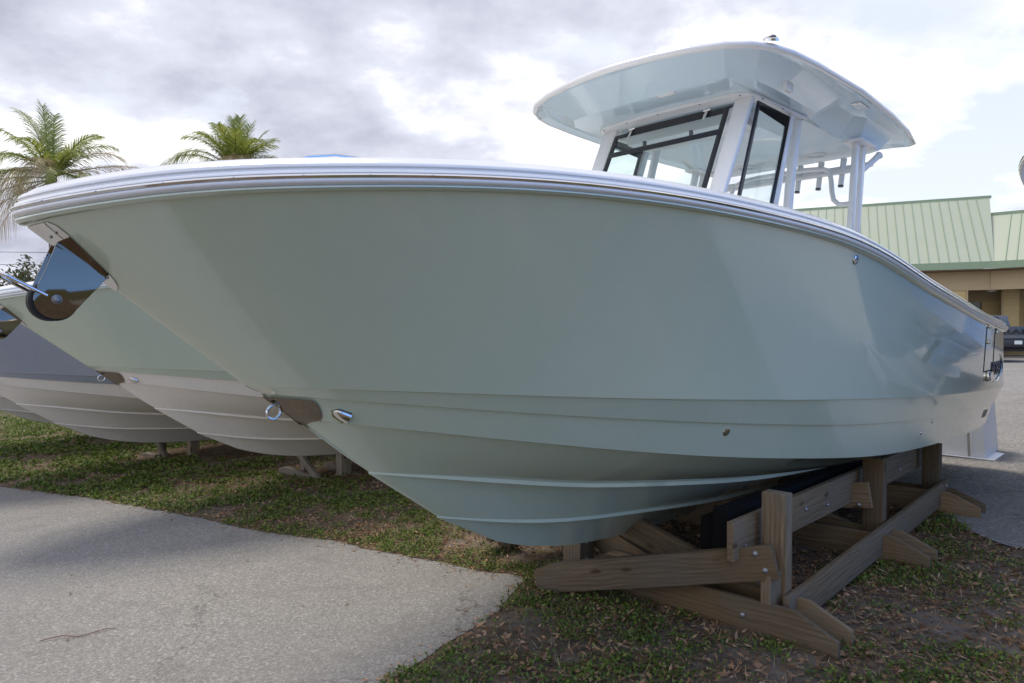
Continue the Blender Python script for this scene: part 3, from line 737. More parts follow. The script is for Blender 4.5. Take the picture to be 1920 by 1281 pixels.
    rl = MB(); rl.lathe((cen.x-.004, -.044, cen.z-.004), (0, 1, 0), [(0, rad*1.04), (.02, rad*.98), (.044, rad*.55), (.068, rad*.98), (.088, rad*1.04)], 28); rl.build('roller', roller_mat, an)
    pn_ = MB(); pn_.lathe((cen.x, -.0515, cen.z), (0, -1, 0), [(0, .017), (.004, .017), (.006, .012), (.012, .011), (.016, .006)], 16); pn_.build('pin', M_DULLSTEEL, an)
    bl = MB(); e0 = Vector((.085, -.060, 1.935)); tip = Vector((-.058, 0, 2.015))
    bl.tube([e0, e0.lerp(Vector((-.03, -.058, 1.999)), .5), (-.028, -.057, 1.998), (-.050, -.045, 2.010), (-.060, -.022, 2.016), (-.062, 0, 2.017), (-.060, .022, 2.016), (-.050, .045, 2.010), (-.028, .057, 1.998), Vector((.085, .060, 1.935))], .0065, 10)
    bl.build('bail', M_CHROME, an)
    # stem plate with bow eye
    sp = MB()
    def low_pt(s, z, out):   # port skin below K1 by height, walking rows
        best = None
        for i in range(TOP0+NV+1, len(ROWS)-1):
            a, b2 = hull_pt(i, s), hull_pt(i+1, s)
            if ROWS[i][0][0].x > s: a = None
            if a is None: continue
            if ROWS[i+1][0][0].x > s:      # next row starts further aft: go to the stem itself
                sa = ROWS[i][0][0]; sb_ = ROWS[i+1][0][0]; t = (s-sa.x)/(sb_.x-sa.x); b2 = sa.lerp(sb_, t)
            if a.z >= z >= b2.z and a.z > b2.z: best = a.lerp(b2, (a.z-z)/(a.z-b2.z)); break
            if ROWS[i+1][0][0].x > s: best = b2 if z < b2.z else a; break
        if best is None: best = hull_pt(len(ROWS)-1, s)
        return Vector((best.x-out*.5, best.y+out*.7, best.z-out*.5))
    def stem_z(s):
        prev = None
        for i in range(TOP0+NV, len(ROWS)):
            p = ROWS[i][0][0]
            if prev is not None and prev.x <= s <= p.x and p.x > prev.x: return prev.z+(p.z-prev.z)*(s-prev.x)/(p.x-prev.x)
            prev = p
        return .5
    cols = 16
    for side in (1, -1):
        G = []
        for k in range(cols+1):
            s = .915+(1.155-.915)*k/cols; zb = stem_z(s) if s < 1.10 else stem_z(1.10)+.75*(s-1.10)
            zt_ = Z_K2(s)-.008
            if s > 1.06: zt_ -= ((s-1.06)/.095)**2*.11
            zb = min(zb, zt_-.0005)
            G.append([low_pt(s, zb+(zt_-zb)*j/8, .005) for j in range(9)])
        for q_ in G:
            for j, v_ in enumerate(q_): q_[j] = v_+Vector((-.002, .004, -.002))
        for k in range(cols):
            for j in range(8): sp.quad(W3(G[k][j], side), W3(G[k+1][j], side), W3(G[k+1][j+1], side), W3(G[k][j+1], side))
    sp_o = sp.build('stem_plate', M_REFLPAINT_STEEL, bt, sharp=60)
    ey = MB(); c_ = Vector((.958, 0, 1.440)); ex = Vector((.62, 0, -.78)); ez = Vector((-.78, 0, -.62))
    ey.tube([c_+ex*(.030*math.cos(a))+ez*(.034*math.sin(a)) for a in [2*PI*k/28 for k in range(29)]], .0065, 10, False)
    ey.build('bow_eye', M_CHROME, sp_o)
    # skin fittings
    cl = MB(); p = Vector(FIT['scoop'])
    nrm = Vector(FIT['scoop_n']); t1 = Vector((1, 0, -.25)); t1 = (t1-nrm*t1.dot(nrm)).normalized(); t2 = nrm.cross(t1)
    for side in (1,):
        rows_ = []
        for i in range(9):
            f = i/8; wd = .030*math.sqrt(max(1-(1-f)**2, 0)); hg_ = .004+.017*math.sin(min(f*1.3, 1)*PI/2)
            rows_.append([p+t1*(-.045+.085*f)+t2*(wd*math.cos(a))+nrm*(hg_*math.sin(a)) for a in [PI*j/8 for j in range(9)]])
        for i in range(8):
            for j in range(8): cl.quad(*[tuple(q) for q in (rows_[i][j], rows_[i+1][j], rows_[i+1][j+1], rows_[i][j+1])])
        cl.slab([p+t1*a+t2*b2 for a, b2 in ((-.052, 0), (-.03, .030), (.030, .042), (.036, .034), (.036, -.034), (.030, -.042), (-.03, -.030))], nrm*.0035)
    cl.build('scoop', M_CHROME, bt)
    for key, r_ in (('drain', .020), ('vent', .022), ('outlet', .013), ('outlet2', .013)):
        p = Vector(FIT[key]); nrm = Vector(FIT[key+'_n']); d_ = MB()
        d_.lathe(p-nrm*.002, nrm, [(0, r_*1.35), (.004, r_*1.3), (.007, r_), (.0075, r_*.8), (.002, r_*.72), (.001, .001)], 20)
        dd = d_.build('thru_hull', M_CHROME, bt)
        d2 = MB(); d2.lathe(p+nrm*.0022, nrm, [(0, r_*.7), (.0012, r_*.7)], 16); d2.build('opening', M_RUBBER, dd)
    # --- side boarding door aft, its hinges and latch
    for sd in (1, -1):
        dr = MB()
        def tp(s, z, out=.004): q, n_ = topside(s, z, out); return W3(q, sd)
        zt_, zb = 1.83, 1.315
        for s_ in (7.62, 8.20):
            zz_ = [1.40+(Z_RAIL(s_)-.06-1.40)*k/10 for k in range(11)] if True else 0
            for k in range(10): dr.bar(tp(s_, zz_[k], .001), tp(s_, zz_[k+1], .001), .006, .012, up=(1, 0, 0))
        for k in range(8):
            a, b2 = 7.62+.58*k/8, 7.62+.58*(k+1)/8; dr.bar(tp(a, 1.40, .001), tp(b2, 1.40, .001), .006, .010)
        do = dr.build('door_seam', M_RUBBER, bt)
        for s_, z_ in ((7.70, 1.86), (7.70, 1.70), (8.26, 1.80)):
            hb = MB(); q, n_ = topside(s_, z_, .008); hb.bar(W3(q, sd), W3(q+Vector((.07, 0, -.005)), sd), .018, .05); hb.build('hinge', M_CHROME, do, bevel=.003)
        lb = MB(); q, n_ = topside(7.80, 1.345, .012); q2, _ = topside(8.12, 1.335, .012); lb.bar(W3(q, sd), W3(q2, sd), .022, .10); lb.build('latch', M_CHROME, do, bevel=.004)
        # maker's lettering with its swoosh
        skin_text('ROBALO', 8.10, 8.96, 1.34, .14, sd, M_NAVY, bt, 'lettering')
        ar = MB(); cs_, cz = 8.50, 1.42
        pth = []
        for k in range(26):
            a = R(-165+k*8.6); ss_ = cs_+.36*math.cos(a)*(1 if sd == 1 else 1); z_ = cz+.155*math.sin(a)+.03*math.cos(a)
            q, _ = topside(min(ss_, 8.98), z_, .007); pth.append(W3(q, sd))
        ar.tube(pth, [.003+.008*math.sin(PI*k/25) for k in range(26)], 8); ar.build('emblem', M_CHROME, bt)
        bd = MB()
        for k in range(5):
            s_ = 8.62+.07*k; zq = 1.035-.012*k; r_i = TOP0+NV+3
            q = hull_pt(r_i, s_).lerp(hull_pt(r_i+1, s_), 0); a_, b_ = hull_pt(TOP0+NV+3, s_), hull_pt(TOP0+NV+4, s_)
            pa = a_.lerp(b_, .25)+Vector((0, .004, 0)); pb = a_.lerp(b_, .55)+Vector((-.03, .004, 0))
            bd.bar(W3(pa, sd), W3(pb, sd), .004, .028, up=(1, 0, 0))
        bd.build('badge', M_NAVY, bt)
    return bt
FIT = {'scoop': (1.201, -.173, 1.421), 'scoop_n': (-.514, -.614, -.599), 'drain': (3.205, -1.042, 1.222), 'drain_n': (-.274, -.884, -.38),
       'vent': (3.934, -1.501, 2.239), 'vent_n': (-.113, -.981, -.159), 'outlet': (6.043, -1.413, 1.052), 'outlet_n': (-.013, -.971, -.237), 'outlet2': (5.813, -1.389, .976), 'outlet2_n': (-.034, -.968, -.25)}
#FITEND

def copy_tree(o, swap=None, parent=None, skip=()):
    c = o.copy(); COL.objects.link(c)
    if parent: c.parent = parent
    if swap and c.type == 'MESH':
        for sl_ in c.material_slots:
            if sl_.material in swap:
                new = swap[sl_.material]; sl_.link = 'OBJECT'; sl_.material = new
    for ch in kids(o):
        if ch.name.split('.')[0] in skip: continue
        copy_tree(ch, swap, c, skip)
    return c
boat = make_boat('large seafoam green centre console boat in front with its white hardtop in view', M_SEA, M_SEA, M_SEA, M_RUBBER)
GB = 'centre console boats parked side by side'
boat['group'] = GB
boat2 = make_boat('seafoam green boat with beige bottom and a lime anchor roller, just behind the front boat', M_SEA, M_SEA, M_BEIGE, M_GREENROLL)
# its colour break sits on the second knuckle
for c in kids(boat2):
    if c.name.startswith(('hull', 'hull_bottom')) and c.type == 'MESH': bpy.data.objects.remove(c)
build_hull(boat2, [('hull', {0, 1}, M_SEA), ('hull_bottom', {2, 3, 4}, M_BEIGE)], None)
D2 = Vector((-3.127, 3.899, -.117)); boat2.location = Vector((BX, BY, 0))+D2; boat2['group'] = GB
D3 = Vector((-6.152, 6.007, -.295)); boat3 = copy_tree(boat2); boat3.location = Vector((BX, BY, 0))+D3; boat3['group'] = GB
boat3['label'] = 'dark grey boat with a beige bottom, between the green boats and the furthest hull'
for c in kids(boat3):
    if c.name.startswith('hull') and not c.name.startswith('hull_bottom'):
        c.material_slots[0].link = 'OBJECT'; c.material_slots[0].material = M_GREY
D4 = Vector((-9.05, 8.75, -.40)); boat4 = copy_tree(boat3); boat4.location = Vector((BX, BY, 0))+D4
boat4['label'] = 'furthest boat at the left edge, only its beige bottom in view'
# blue boat on a trailer at the right edge
boat0 = copy_tree(boat, {M_SEA: M_BLUE}); boat0['label'] = 'light blue boat on a trailer, only its bow rail in view at the right edge'
T0 = Vector((3.627, 3.961, .78)); boat0.location = T0; boat0.rotation_euler = (0, 0, R(36))

reflection_boat = copy_tree(boat0); reflection_boat['label'] = 'unseen light blue boat added at far right to put blue reflections into the green hull'
xb, yb = to_xy(11.2, 3.85); reflection_boat.location = (xb, yb, .45); reflection_boat.rotation_euler = (0, 0, R(47))  # out of view; added so the stern half of the hull mirrors blue
# ------------------------------------------------------------ cradle of bolted timber
def board(name, p, q, wd, ht, parent, mat=None, cut=None, up=(0, 0, 1), bev=.004, one=False):
    """timber as an object of its own whose local X runs along the board; cut=(len, drop) slopes the ends of the top edge"""
    p = Vector(p); q = Vector(q); L = (q-p).length; x = (q-p)/L; up = Vector(up); y = up.cross(x).normalized(); z = x.cross(y)
    m = MB()
    if cut:
        cl_, dr_ = cut; pr = [(0, -ht/2), (L, -ht/2), (L, ht/2-dr_), (L-cl_, ht/2), (cl_, ht/2), (0, ht/2-dr_)]
        if one: pr = [(.06, -ht/2), (L, -ht/2), (L, ht/2), (cl_, ht/2), (0, ht/2-dr_), (0, -ht/2+.03)]
        m.slab([(a, -wd/2, b2) for a, b2 in pr], (0, wd, 0))
    else:
        m.box((0, -wd/2, -ht/2), (L, wd/2, ht/2))
    o = m.build(name, mat or M_WOOD, parent, bevel=bev)
    o.matrix_local = Matrix(((x.x, y.x, z.x, p.x), (x.y, y.y, z.y, p.y), (x.z, y.z, z.z, p.z), (0, 0, 0, 1)))
    return o
def bolt(parent, p, axis, r=.016):
    m = MB(); m.lathe((0, 0, 0), axis, [(0, r*1.1), (.003, r*1.1), (.006, r), (.011, r*.65), (.013, .001)], 12)
    o = m.build('bolt', M_DULLSTEEL, parent); o.location = p; return o
def gz_sn(s, n): x, y = to_xy(s, n); return float(ground_z(np.float64(x), np.float64(y)))
def make_cradle():
    cr = empty('boat_cradle', (BX, BY, 0), R(45), label='heavy bolted timber cradle under the large front boat', cat='boat stand')
    P3 = lambda s, n, z: (s, -n, z)
    for fi, s0 in enumerate((3.42, 5.22, 6.90)):
        g1 = gz_sn(s0, 1.6); gl_ = gz_sn(s0, -1.6)
        lift = [.0, .0, 0.0][fi]
        for ds in (0, .21):   # pair of feet boards
            board('foot_board', P3(s0+ds, 1.60, g1+.10+lift), P3(s0+ds, -1.60 if fi else -.30, gl_+.10 if fi else gz_sn(s0, -.3)+.10), .038, .215, cr, cut=(.24, .11))
        for sd in (1, -1):
            gg = gz_sn(s0, 1.15*sd)
            # main post, cripple block in front of it
            board('post', P3(s0+.19, 1.165*sd, gg+.02), P3(s0+.19, 1.165*sd, .825 if fi == 0 else (.80 if fi == 1 else .72)), .10, .15, cr, up=(0, 1, 0))
            board('block', P3(s0+.055, 1.19*sd, gg+.10), P3(s0+.055, 1.19*sd, gg+.10+.27), .145, .06, cr, up=(0, 1, 0)) if fi == 0 else None
            # diagonal brace
            if fi < 2:
                bz = .0 if fi == 0 else .04
                if sd == 1:
                    if fi == 0: board('brace', P3(s0-.34, -.34, .045), P3(s0+.02, 1.235, .455), .055, .20, cr, cut=(.16, .04), one=True)
                    else: board('brace', P3(s0+.05, -.5, .25), P3(s0+.08, 1.17, .52), .045, .20, cr)
                else: board('brace', P3(s0+.29, -1.2, .52), P3(s0+.26, .35, .06), .04, .19, cr)
        # crossing brace from high centre to low port
        board('brace', P3(s0+.25, -.5, .52), P3(s0+.25, 1.1, .10), .04, .19, cr)
        board('keel_post', P3(s0+.12, -.335, gz_sn(s0, -.3)), P3(s0+.12, -.335, .31), .165, .165, cr, up=(0, 1, 0))
        if fi: board('keel_block', P3(s0+.10, -.5, .245), P3(s0+.10, .40, .245), .09, .06, cr)
    for sd in (1, -1):
        # long side rails resting on the feet and bunk bearers
        board('side_rail', P3(3.50, 1.272*sd, .135), P3(7.16, 1.272*sd, .275), .04, .205, cr)
        board('bearer', P3(3.30, 1.02*sd, .555), P3(7.7, 1.02*sd, .570), .045, .235, cr)
        bk = board('bunk', P3(3.40, .90*sd, .58), P3(7.9, .84*sd, .52), .10, .26, cr, M_SHADECARPET)  # carpeted bunk whose black colour doubles as the shadow above the bearer
        pad = board('bunk_pad', P3(3.45, .80*sd, .52), P3(7.9, .76*sd, .50), .12, .22, cr, M_SHADECARPET)
    for p, a in (((3.425, -1.20, .49), (-1, 0, .0)), ((3.44, -1.255, .40), (-1, 0, 0))): bolt(cr, (p[0]-.035, p[1]+.07, p[2]), a, .018)
    for s_, n_, z_ in ((3.45, 1.045, .50), (4.35, 1.045, .56), (5.9, 1.045, .58), (6.5, 1.045, .53), (4.75, 1.045, .52)): bolt(cr, (s_, -n_, z_), (0, -1, 0), .014)
    for s_, n_, z_ in ((3.64, 1.216, .79), (3.64, 1.216, .62), (5.43, 1.216, .72), (5.43, 1.216, .60), (5.43, 1.216, .45)): bolt(cr, (s_, -n_, z_), (0, -1, 0), .014)
    for s_, n_, z_ in ((3.40, 1.05, .10), (5.24, 1.02, .53), (5.245, 1.10, .44)): bolt(cr, (s_, -n_, z_), (-1, 0, 0), .016)
    for s_, n_, z_ in ((7.05, 1.295, .33), (7.05, 1.295, .22)): bolt(cr, (s_, -n_, z_), (0, -1, 0), .012)
    for s_, n_, z_ in ((3.53, -.252, .22), (3.53, -.252, .10)): bolt(cr, (s_, -n_, z_), (0, -1, 0), .014)
    return cr
cradle = make_cradle(); cradle['group'] = 'timber boat cradles'
for D, lb in ((D2, 'crossed grey timber stand under the green and beige boat'), (D3, 'short timber stand under the dark grey boat'), (D4, 'timber stand at the left edge under the furthest boat')):
    # lighter stands: posts on splayed ground timbers
    st = empty('boat_stand', (BX+D.x, BY+D.y, D.z), R(45), label=lb, cat='boat stand', group='timber boat cradles')
    P3 = lambda s, n, z: (s, -n, z)
    board('post', P3(3.9, -.22, -.30), P3(3.9, -.22, .31), .15, .15, st, M_LOG, up=(0, 1, 0))
    board('post', P3(3.55, -.62, -.20), P3(3.55, -.62, .40), .10, .10, st, M_LOG, up=(0, 1, 0))
    board('ground_timber', P3(3.35, -.95, .02), P3(3.62, .10, -.10), .09, .13, st, M_LOG, cut=(.12, .05), bev=.02)
    board('ground_timber', P3(4.02, -.9, .0), P3(4.05, .22, -.10), .09, .13, st, M_LOG, cut=(.12, .05), bev=.02)
    board('brace', P3(3.50, -.75, .30), P3(3.50, -.12, -.06), .08, .10, st, M_LOG, bev=.02)
    for s_ in (5.4, 7.4):
        board('post', P3(s_, -.4, -.2), P3(s_, -.4, .42), .14, .14, st, M_LOG, up=(0, 1, 0)); board('post', P3(s_, .4, -.2), P3(s_, .4, .42), .14, .14, st, M_LOG, up=(0, 1, 0))
        board('ground_timber', P3(s_, -1.1, .0), P3(s_, 1.1, .04), .12, .14, st, M_LOG)
    if D is D2: continue

# ------------------------------------------------------------ trailer under the blue boat
tr_ = empty('boat_trailer', (T0.x, T0.y, .30), R(36), label='aluminium boat trailer under the light blue boat, beyond the right edge', cat='trailer')
for sd in (1, -1):
    m = MB(); m.bar((4.2, .95*sd, .50), (8.8, .95*sd, .50), .06, .16); m.build('frame_rail', M_ALU, tr_)
    m = MB(); m.bar((4.3, .7*sd, .92), (8.8, .7*sd, .98), .10, .06); m.build('bunk', M_SHADECARPET, tr_)
    for xw in (5.9, 6.75):
        wl = MB(); wl.lathe((xw, 1.12*sd, .14), (0, sd, 0), [(0, .18), (.0, .30), (.03, .345), (.18, .345), (.21, .30), (.21, .19)], 28); ww = wl.build('wheel', M_RUBBER, tr_)
        rm = MB(); rm.lathe((xw, 1.30*sd, .14), (0, sd, 0), [(0, .19), (.02, .18), (.0, .1), (.03, .06), (.035, .001)], 20); rm.build('rim', M_ALU, ww)
    fd = MB(); fd.box((5.45, 1.08*sd-.02, .74), (7.2, 1.36*sd+.02, .78)) if sd > 0 else fd.box((5.45, 1.36*sd-.02, .74), (7.2, 1.08*sd+.02, .78)); fd.build('fender', M_ALU, tr_, bevel=.01)
m = MB()
for xs in (4.4, 6.3, 8.3): m.bar((xs, -.95, .56), (xs, .95, .56), .10, .08)
m.build('cross_member', M_ALU, tr_)
m = MB(); m.bar((3.4, 0, .52), (4.3, .9, .52), .06, .12); m.bar((3.4, 0, .52), (4.3, -.9, .52), .06, .12); m.build('tongue', M_ALU, tr_)
m = MB(); m.tube([(3.5, 0, .50), (3.5, 0, -.22)], .03); m.build('jack', M_ALU, tr_)

# ------------------------------------------------------------ white moulding standing behind the stern
x0, y0 = to_xy(9.95, .55); wp = empty('fibreglass_box', (x0, y0, float(ground_z(np.float64(x0), np.float64(y0)))+.02), R(45), label='white fibreglass box with a flanged base on the lot behind the stern', cat='box')
m = MB(); m.slab([(-.12, .95, 0.012), (-.12, -.56, .012), (-.12, -.49, 1.0), (-.12, .9, 1.0)], (.8, 0, 0)); m.build('shell', M_PALEPANEL, wp, bevel=.015)
m = MB(); m.box((-.17, -.66, 0), (.75, 1.02, .012)); m.build('flange', M_PALEPANEL, wp, bevel=.003)
m = MB(); m.slab([(-.135, -.40, .013), (-.135, -.43, .013), (-.135, -.385, .99), (-.135, -.355, .99)], (.02, 0, 0)); m.build('rib', M_PALEPANEL, wp, bevel=.004)
m = MB(); m.slab([(-.124, -.37, .013), (-.124, -.40, .013), (-.124, -.355, .99), (-.124, -.325, .99)], (.02, 0, 0)); m.build('groove', simple('grey_sealant', (.35, .34, .33), .7), wp)

# ------------------------------------------------------------ building
bl_ = empty('shop_building', (0, 0, 0), 0, label='yellow sided building with a pale green standing seam metal roof and covered entry', cat='building')
PH = R(25); ex = Vector((math.cos(PH), -math.sin(PH), 0)); ey = Vector((math.sin(PH), math.cos(PH), 0))
def ray_pt(u, d): return Vector((u*d, d, 0))
OB = Vector((.7055*36.6, 36.6, 0))     # inner corner of the eave
GZ = .80
def bp_(a, b2, z): return OB+ex*a+ey*b2+Vector((0, 0, z))
EZ = 5.50; RZ = 9.75; RB = 4.6
m = MB(); m.slab([bp_(-26, 0, EZ), bp_(0.0, 0, EZ), bp_(.55, RB, RZ), bp_(-26, RB, RZ)], (0, 0, -.08)); roof = m.build('roof', M_ROOF, bl_)
m = MB(); k = 0
while k*.475 < 25.5:
    a = -k*.475-.15; m.bar(bp_(a, -.01, EZ+.02), bp_(a, RB, RZ+.02), .022, .05, up=(0, 0, 1)); k += 1
m.build('standing_seam', M_SEAM, roof)
m = MB(); m.slab([bp_(-26, RB, RZ+.04), bp_(.62, RB, RZ+.04), bp_(.62, RB, RZ-.12), bp_(-26, RB, RZ-.12)], ey*-.12); m.build('ridge_cap', M_FASCIA, roof)
m = MB(); m.slab([bp_(-26, -.03, EZ+.03), bp_(0, -.03, EZ+.03), bp_(0, -.03, EZ-.36), bp_(-26, -.03, EZ-.36)], ey*.03); m.build('fascia', M_FASCIA, bl_)
m = MB(); m.slab([bp_(-26, 0.02, EZ-.365), bp_(0, 0.02, EZ-.365), bp_(0, 1.6, EZ-.365), bp_(-26, 1.6, EZ-.365)], (0, 0, -.04)); m.build('soffit', M_SOFFIT, bl_)
# beam under the eave, set back
m = MB(); m.slab([bp_(-26, 1.1, EZ-.41), bp_(.4, 1.1, EZ-.41), bp_(.4, 1.1, EZ-1.45), bp_(-26, 1.1, EZ-1.45)], ey*.4); m.build('beam', M_STUCCO, bl_)
# yellow column, recessed wall with door and windows
m = MB(); m.slab([bp_(-26, 1.15, GZ), bp_(-2.05, 1.15, GZ), bp_(-2.05, 1.15, EZ-1.452), bp_(-26, 1.15, EZ-1.452)], ey*.3); m.build('wall', M_SIDING, bl_)
m = MB(); m.slab([bp_(-1.98, 1.17, GZ), bp_(-1.05, 1.17, GZ), bp_(-1.05, 1.17, EZ-1.452), bp_(-1.98, 1.17, EZ-1.452)], ey*.6); m.build('column', M_SIDING, bl_)
m = MB(); m.slab([bp_(-2.10, 1.10, GZ), bp_(-1.96, 1.10, GZ), bp_(-1.96, 1.10, EZ-1.455), bp_(-2.10, 1.10, EZ-1.455)], ey*.06); m.slab([bp_(-1.09, 1.10, GZ), bp_(-1.0, 1.10, GZ), bp_(-1.0, 1.10, EZ-1.455), bp_(-1.09, 1.10, EZ-1.455)], ey*.06); m.build('corner_trim', M_STUCCO, bl_)
m = MB(); m.slab([bp_(-3, 4.2, GZ), bp_(9, 4.2, GZ), bp_(9, 4.2, EZ-1.0), bp_(-3, 4.2, EZ-1.0)], ey*.3); m.build('wall', M_SIDING, bl_)
m = MB(); m.slab([bp_(-3, 1.5, EZ-1.3), bp_(9, 1.5, EZ-1.3), bp_(9, 4.2, EZ-1.3), bp_(-3, 4.2, EZ-1.3)], (0, 0, -.05)); m.build('soffit', M_SOFFIT, bl_)
m = MB(); m.slab([bp_(-3, 4.15, EZ-1.36), bp_(9, 4.15, EZ-1.36), bp_(9, 4.15, EZ-1.95), bp_(-3, 4.15, EZ-1.95)], ey*.05); m.build('beam', M_STUCCO, bl_)
for a0, a1 in ((-1.35, .15), (2.3, 3.6)):
    m = MB(); m.slab([bp_(a0, 4.11, GZ), bp_(a1, 4.11, GZ), bp_(a1, 4.11, EZ-2.0), bp_(a0, 4.11, EZ-2.0)], ey*.05); wd_ = m.build('window', M_DARKGL, bl_)
    m = MB()
    for a in (a0, a0+.28, (a0+a1)/2+.1, a1-.05): m.bar(bp_(a, 4.09, GZ), bp_(a, 4.09, EZ-2.0), .05, .05, up=ey)
    m.build('frame', M_SOFFIT, wd_)
m = MB(); m.slab([bp_(.95, 3.1, GZ), bp_(1.75, 3.1, GZ), bp_(1.75, 3.1, EZ-1.36), bp_(.95, 3.1, EZ-1.36)], ey*.8); m.build('column', M_SIDING, bl_)
m = MB(); m.slab([bp_(.90, 3.05, GZ), bp_(1.0, 3.05, GZ), bp_(1.0, 3.05, EZ-1.36), bp_(.90, 3.05, EZ-1.36)], ey*.05); m.build('corner_trim', M_STUCCO, bl_)
m = MB(); p = bp_(.35, 2.6, EZ-1.37); m.lathe(p, (0, 0, -1), [(0, .25), (.06, .24), (.12, .12), (.14, .001)], 18); m.build('ceiling_light', M_PALEPANEL, bl_)
# second wing running towards the camera side
PH2 = R(40); ex2 = Vector((math.cos(PH2), -math.sin(PH2), 0)); ey2 = Vector((math.sin(PH2), math.cos(PH2), 0))
def b2_(a, b2, z): return OB+ex2*a+ey2*b2+Vector((0, 0, z))
m = MB(); m.slab([b2_(0, 0, EZ), b2_(14, 0, EZ), b2_(14, 3.6, 8.55), b2_(-1.3, 3.6, 8.55)], (0, 0, -.08)); roof2 = m.build('roof', M_FASCIA, bl_); roof2.data.materials[0] = M_ROOF
m = MB()
for k in range(1, 28): m.bar(b2_(k*.475, -.01, EZ+.02), b2_(k*.475-.0, 3.6, 8.57), .022, .05)
m.build('standing_seam', M_SEAM, roof2)
m = MB(); m.slab([b2_(-1.0, 3.6, 8.62), b2_(14, 3.6, 8.62), b2_(14, 3.6, 8.42), b2_(-1.0, 3.6, 8.42)], ey2*-.12); m.build('ridge_cap', M_FASCIA, roof2)
m = MB(); m.slab([b2_(0, -.03, EZ+.03), b2_(14, -.03, EZ+.03), b2_(14, -.03, EZ-.36), b2_(0, -.03, EZ-.36)], ey2*.03); m.build('fascia', M_FASCIA, bl_)
m = MB(); m.slab([b2_(-.25, 1.0, EZ-.412), b2_(14, 1.0, EZ-.412), b2_(14, 1.0, EZ-1.448), b2_(-.25, 1.0, EZ-1.448)], ey2*.4); m.build('beam', M_STUCCO, bl_)
m = MB(); m.slab([b2_(-.6, .02, EZ-.362), b2_(14, .02, EZ-.362), b2_(14, 1.5, EZ-.362), b2_(-.6, 1.5, EZ-.362)], (0, 0, -.04)); m.build('soffit', M_SOFFIT, bl_)
m = MB(); m.slab([b2_(9.5, 1.05, GZ), b2_(10.6, 1.05, GZ), b2_(10.6, 1.05, EZ-1.452), b2_(9.5, 1.05, EZ-1.452)], ey2*.5); m.build('column', M_SIDING, bl_)
# box body behind the roofs so nothing is hollow
m = MB(); m.slab([bp_(-25.8, 4.7, GZ-1), bp_(.3, 4.7, GZ-1), bp_(.3, 4.7, RZ-.2), bp_(-25.8, 4.7, RZ-.2)], ey*9); m.build('wall', M_STUCCO, bl_)
m = MB(); m.slab([b2_(-.2, 5.2, GZ-1), b2_(14, 5.2, GZ-1), b2_(14, 5.2, 8.4), b2_(-.2, 5.2, 8.4)], ey2*8); m.build('wall', M_STUCCO, bl_)

# ------------------------------------------------------------ pickup truck seen from behind
tx, ty = .7385*30.0, 30.0
tk = empty('pickup_truck', (tx, ty, .61), R(-8), label='dark grey pickup truck parked tail towards the boats at the right edge', cat='truck')
m = MB(); m.prism([(-.98, .03), (-.90, 0), (.90, 0), (.98, .03), (.99, 2.2), (.93, 2.25), (-.93, 2.25), (-.99, 2.2)], .62, 1.36); m.build('bed', M_TRUCKG, tk, bevel=.03)
m = MB(); m.slab([(-.99, 2.26, .55), (-.99, 2.26, 1.38), (-.86, 2.75, 1.93), (-.86, 3.9, 1.95), (-.97, 4.5, 1.42), (-.99, 5.75, 1.25), (-.99, 5.8, .55)], (1.98, 0, 0)); m.build('cab', M_TRUCKG, tk, bevel=.05)
m = MB(); m.slab([(-.72, 2.38, 1.46), (.72, 2.38, 1.46), (.64, 2.70, 1.86), (-.64, 2.70, 1.86)], (0, -.02, .015)); m.build('rear_window', M_DARKGL, tk)
m = MB(); m.slab([(-.80, -.03, .86), (.80, -.03, .86), (.80, -.03, 1.39), (-.80, -.03, 1.39)], (0, .05, 0)); tg = m.build('tailgate', M_TRUCKG, tk, bevel=.012)
frustum_text('RAM', .30, (-.55, -.035, 1.06), (1, 0, 0), (0, 0, 1), .006, M_RUBBER, tg, 'lettering', 1.9)
m = MB(); m.slab([(-.80, -.045, .86), (.80, -.045, .86), (.80, -.045, 1.0), (-.80, -.045, 1.0)], (0, .02, 0)); m.build('trim', simple('grey_trim', (.13, .135, .14), .35), tg)
m = MB(); m.prism([(-.97, -.16), (.97, -.16), (.99, .10), (-.99, .10)], .48, .80); bm_ = m.build('bumper', M_BUMPER, tk, bevel=.03)
m = MB(); m.box((-.155, -.175, .60), (.155, -.162, .76)); m.build('licence_plate', M_PLATE, tk)
frustum_text('LKR 47X', .075, (-.13, -.177, .655), (1, 0, 0), (0, 0, 1), .001, M_SEAM, tk, 'plate_text', .85) if False else None
for sd in (-1, 1):
    m = MB(); m.box((sd*.90-.07, -.02, .88), (sd*.90+.07, .05, 1.30)); m.build('tail_light', M_RED, tk, bevel=.01)
    for yw in (1.15, 4.85):
        wl = MB(); wl.lathe((.70*sd, yw, .40), (sd, 0, 0), [(0, .2), (0, .36), (.03, .40), (.24, .40), (.27, .36), (.27, .2)], 26); ww = wl.build('wheel', M_RUBBER, tk)
        rm = MB(); rm.lathe((.955*sd, yw, .40), (sd, 0, 0), [(0, .22), (.01, .2), (-.02, .1), (0, .001)], 18); rm.build('rim', M_ALU, ww)
m = MB(); m.box((-.9, .1, .30), (.9, 5.5, .60)); m.build('chassis', M_RUBBER, tk)

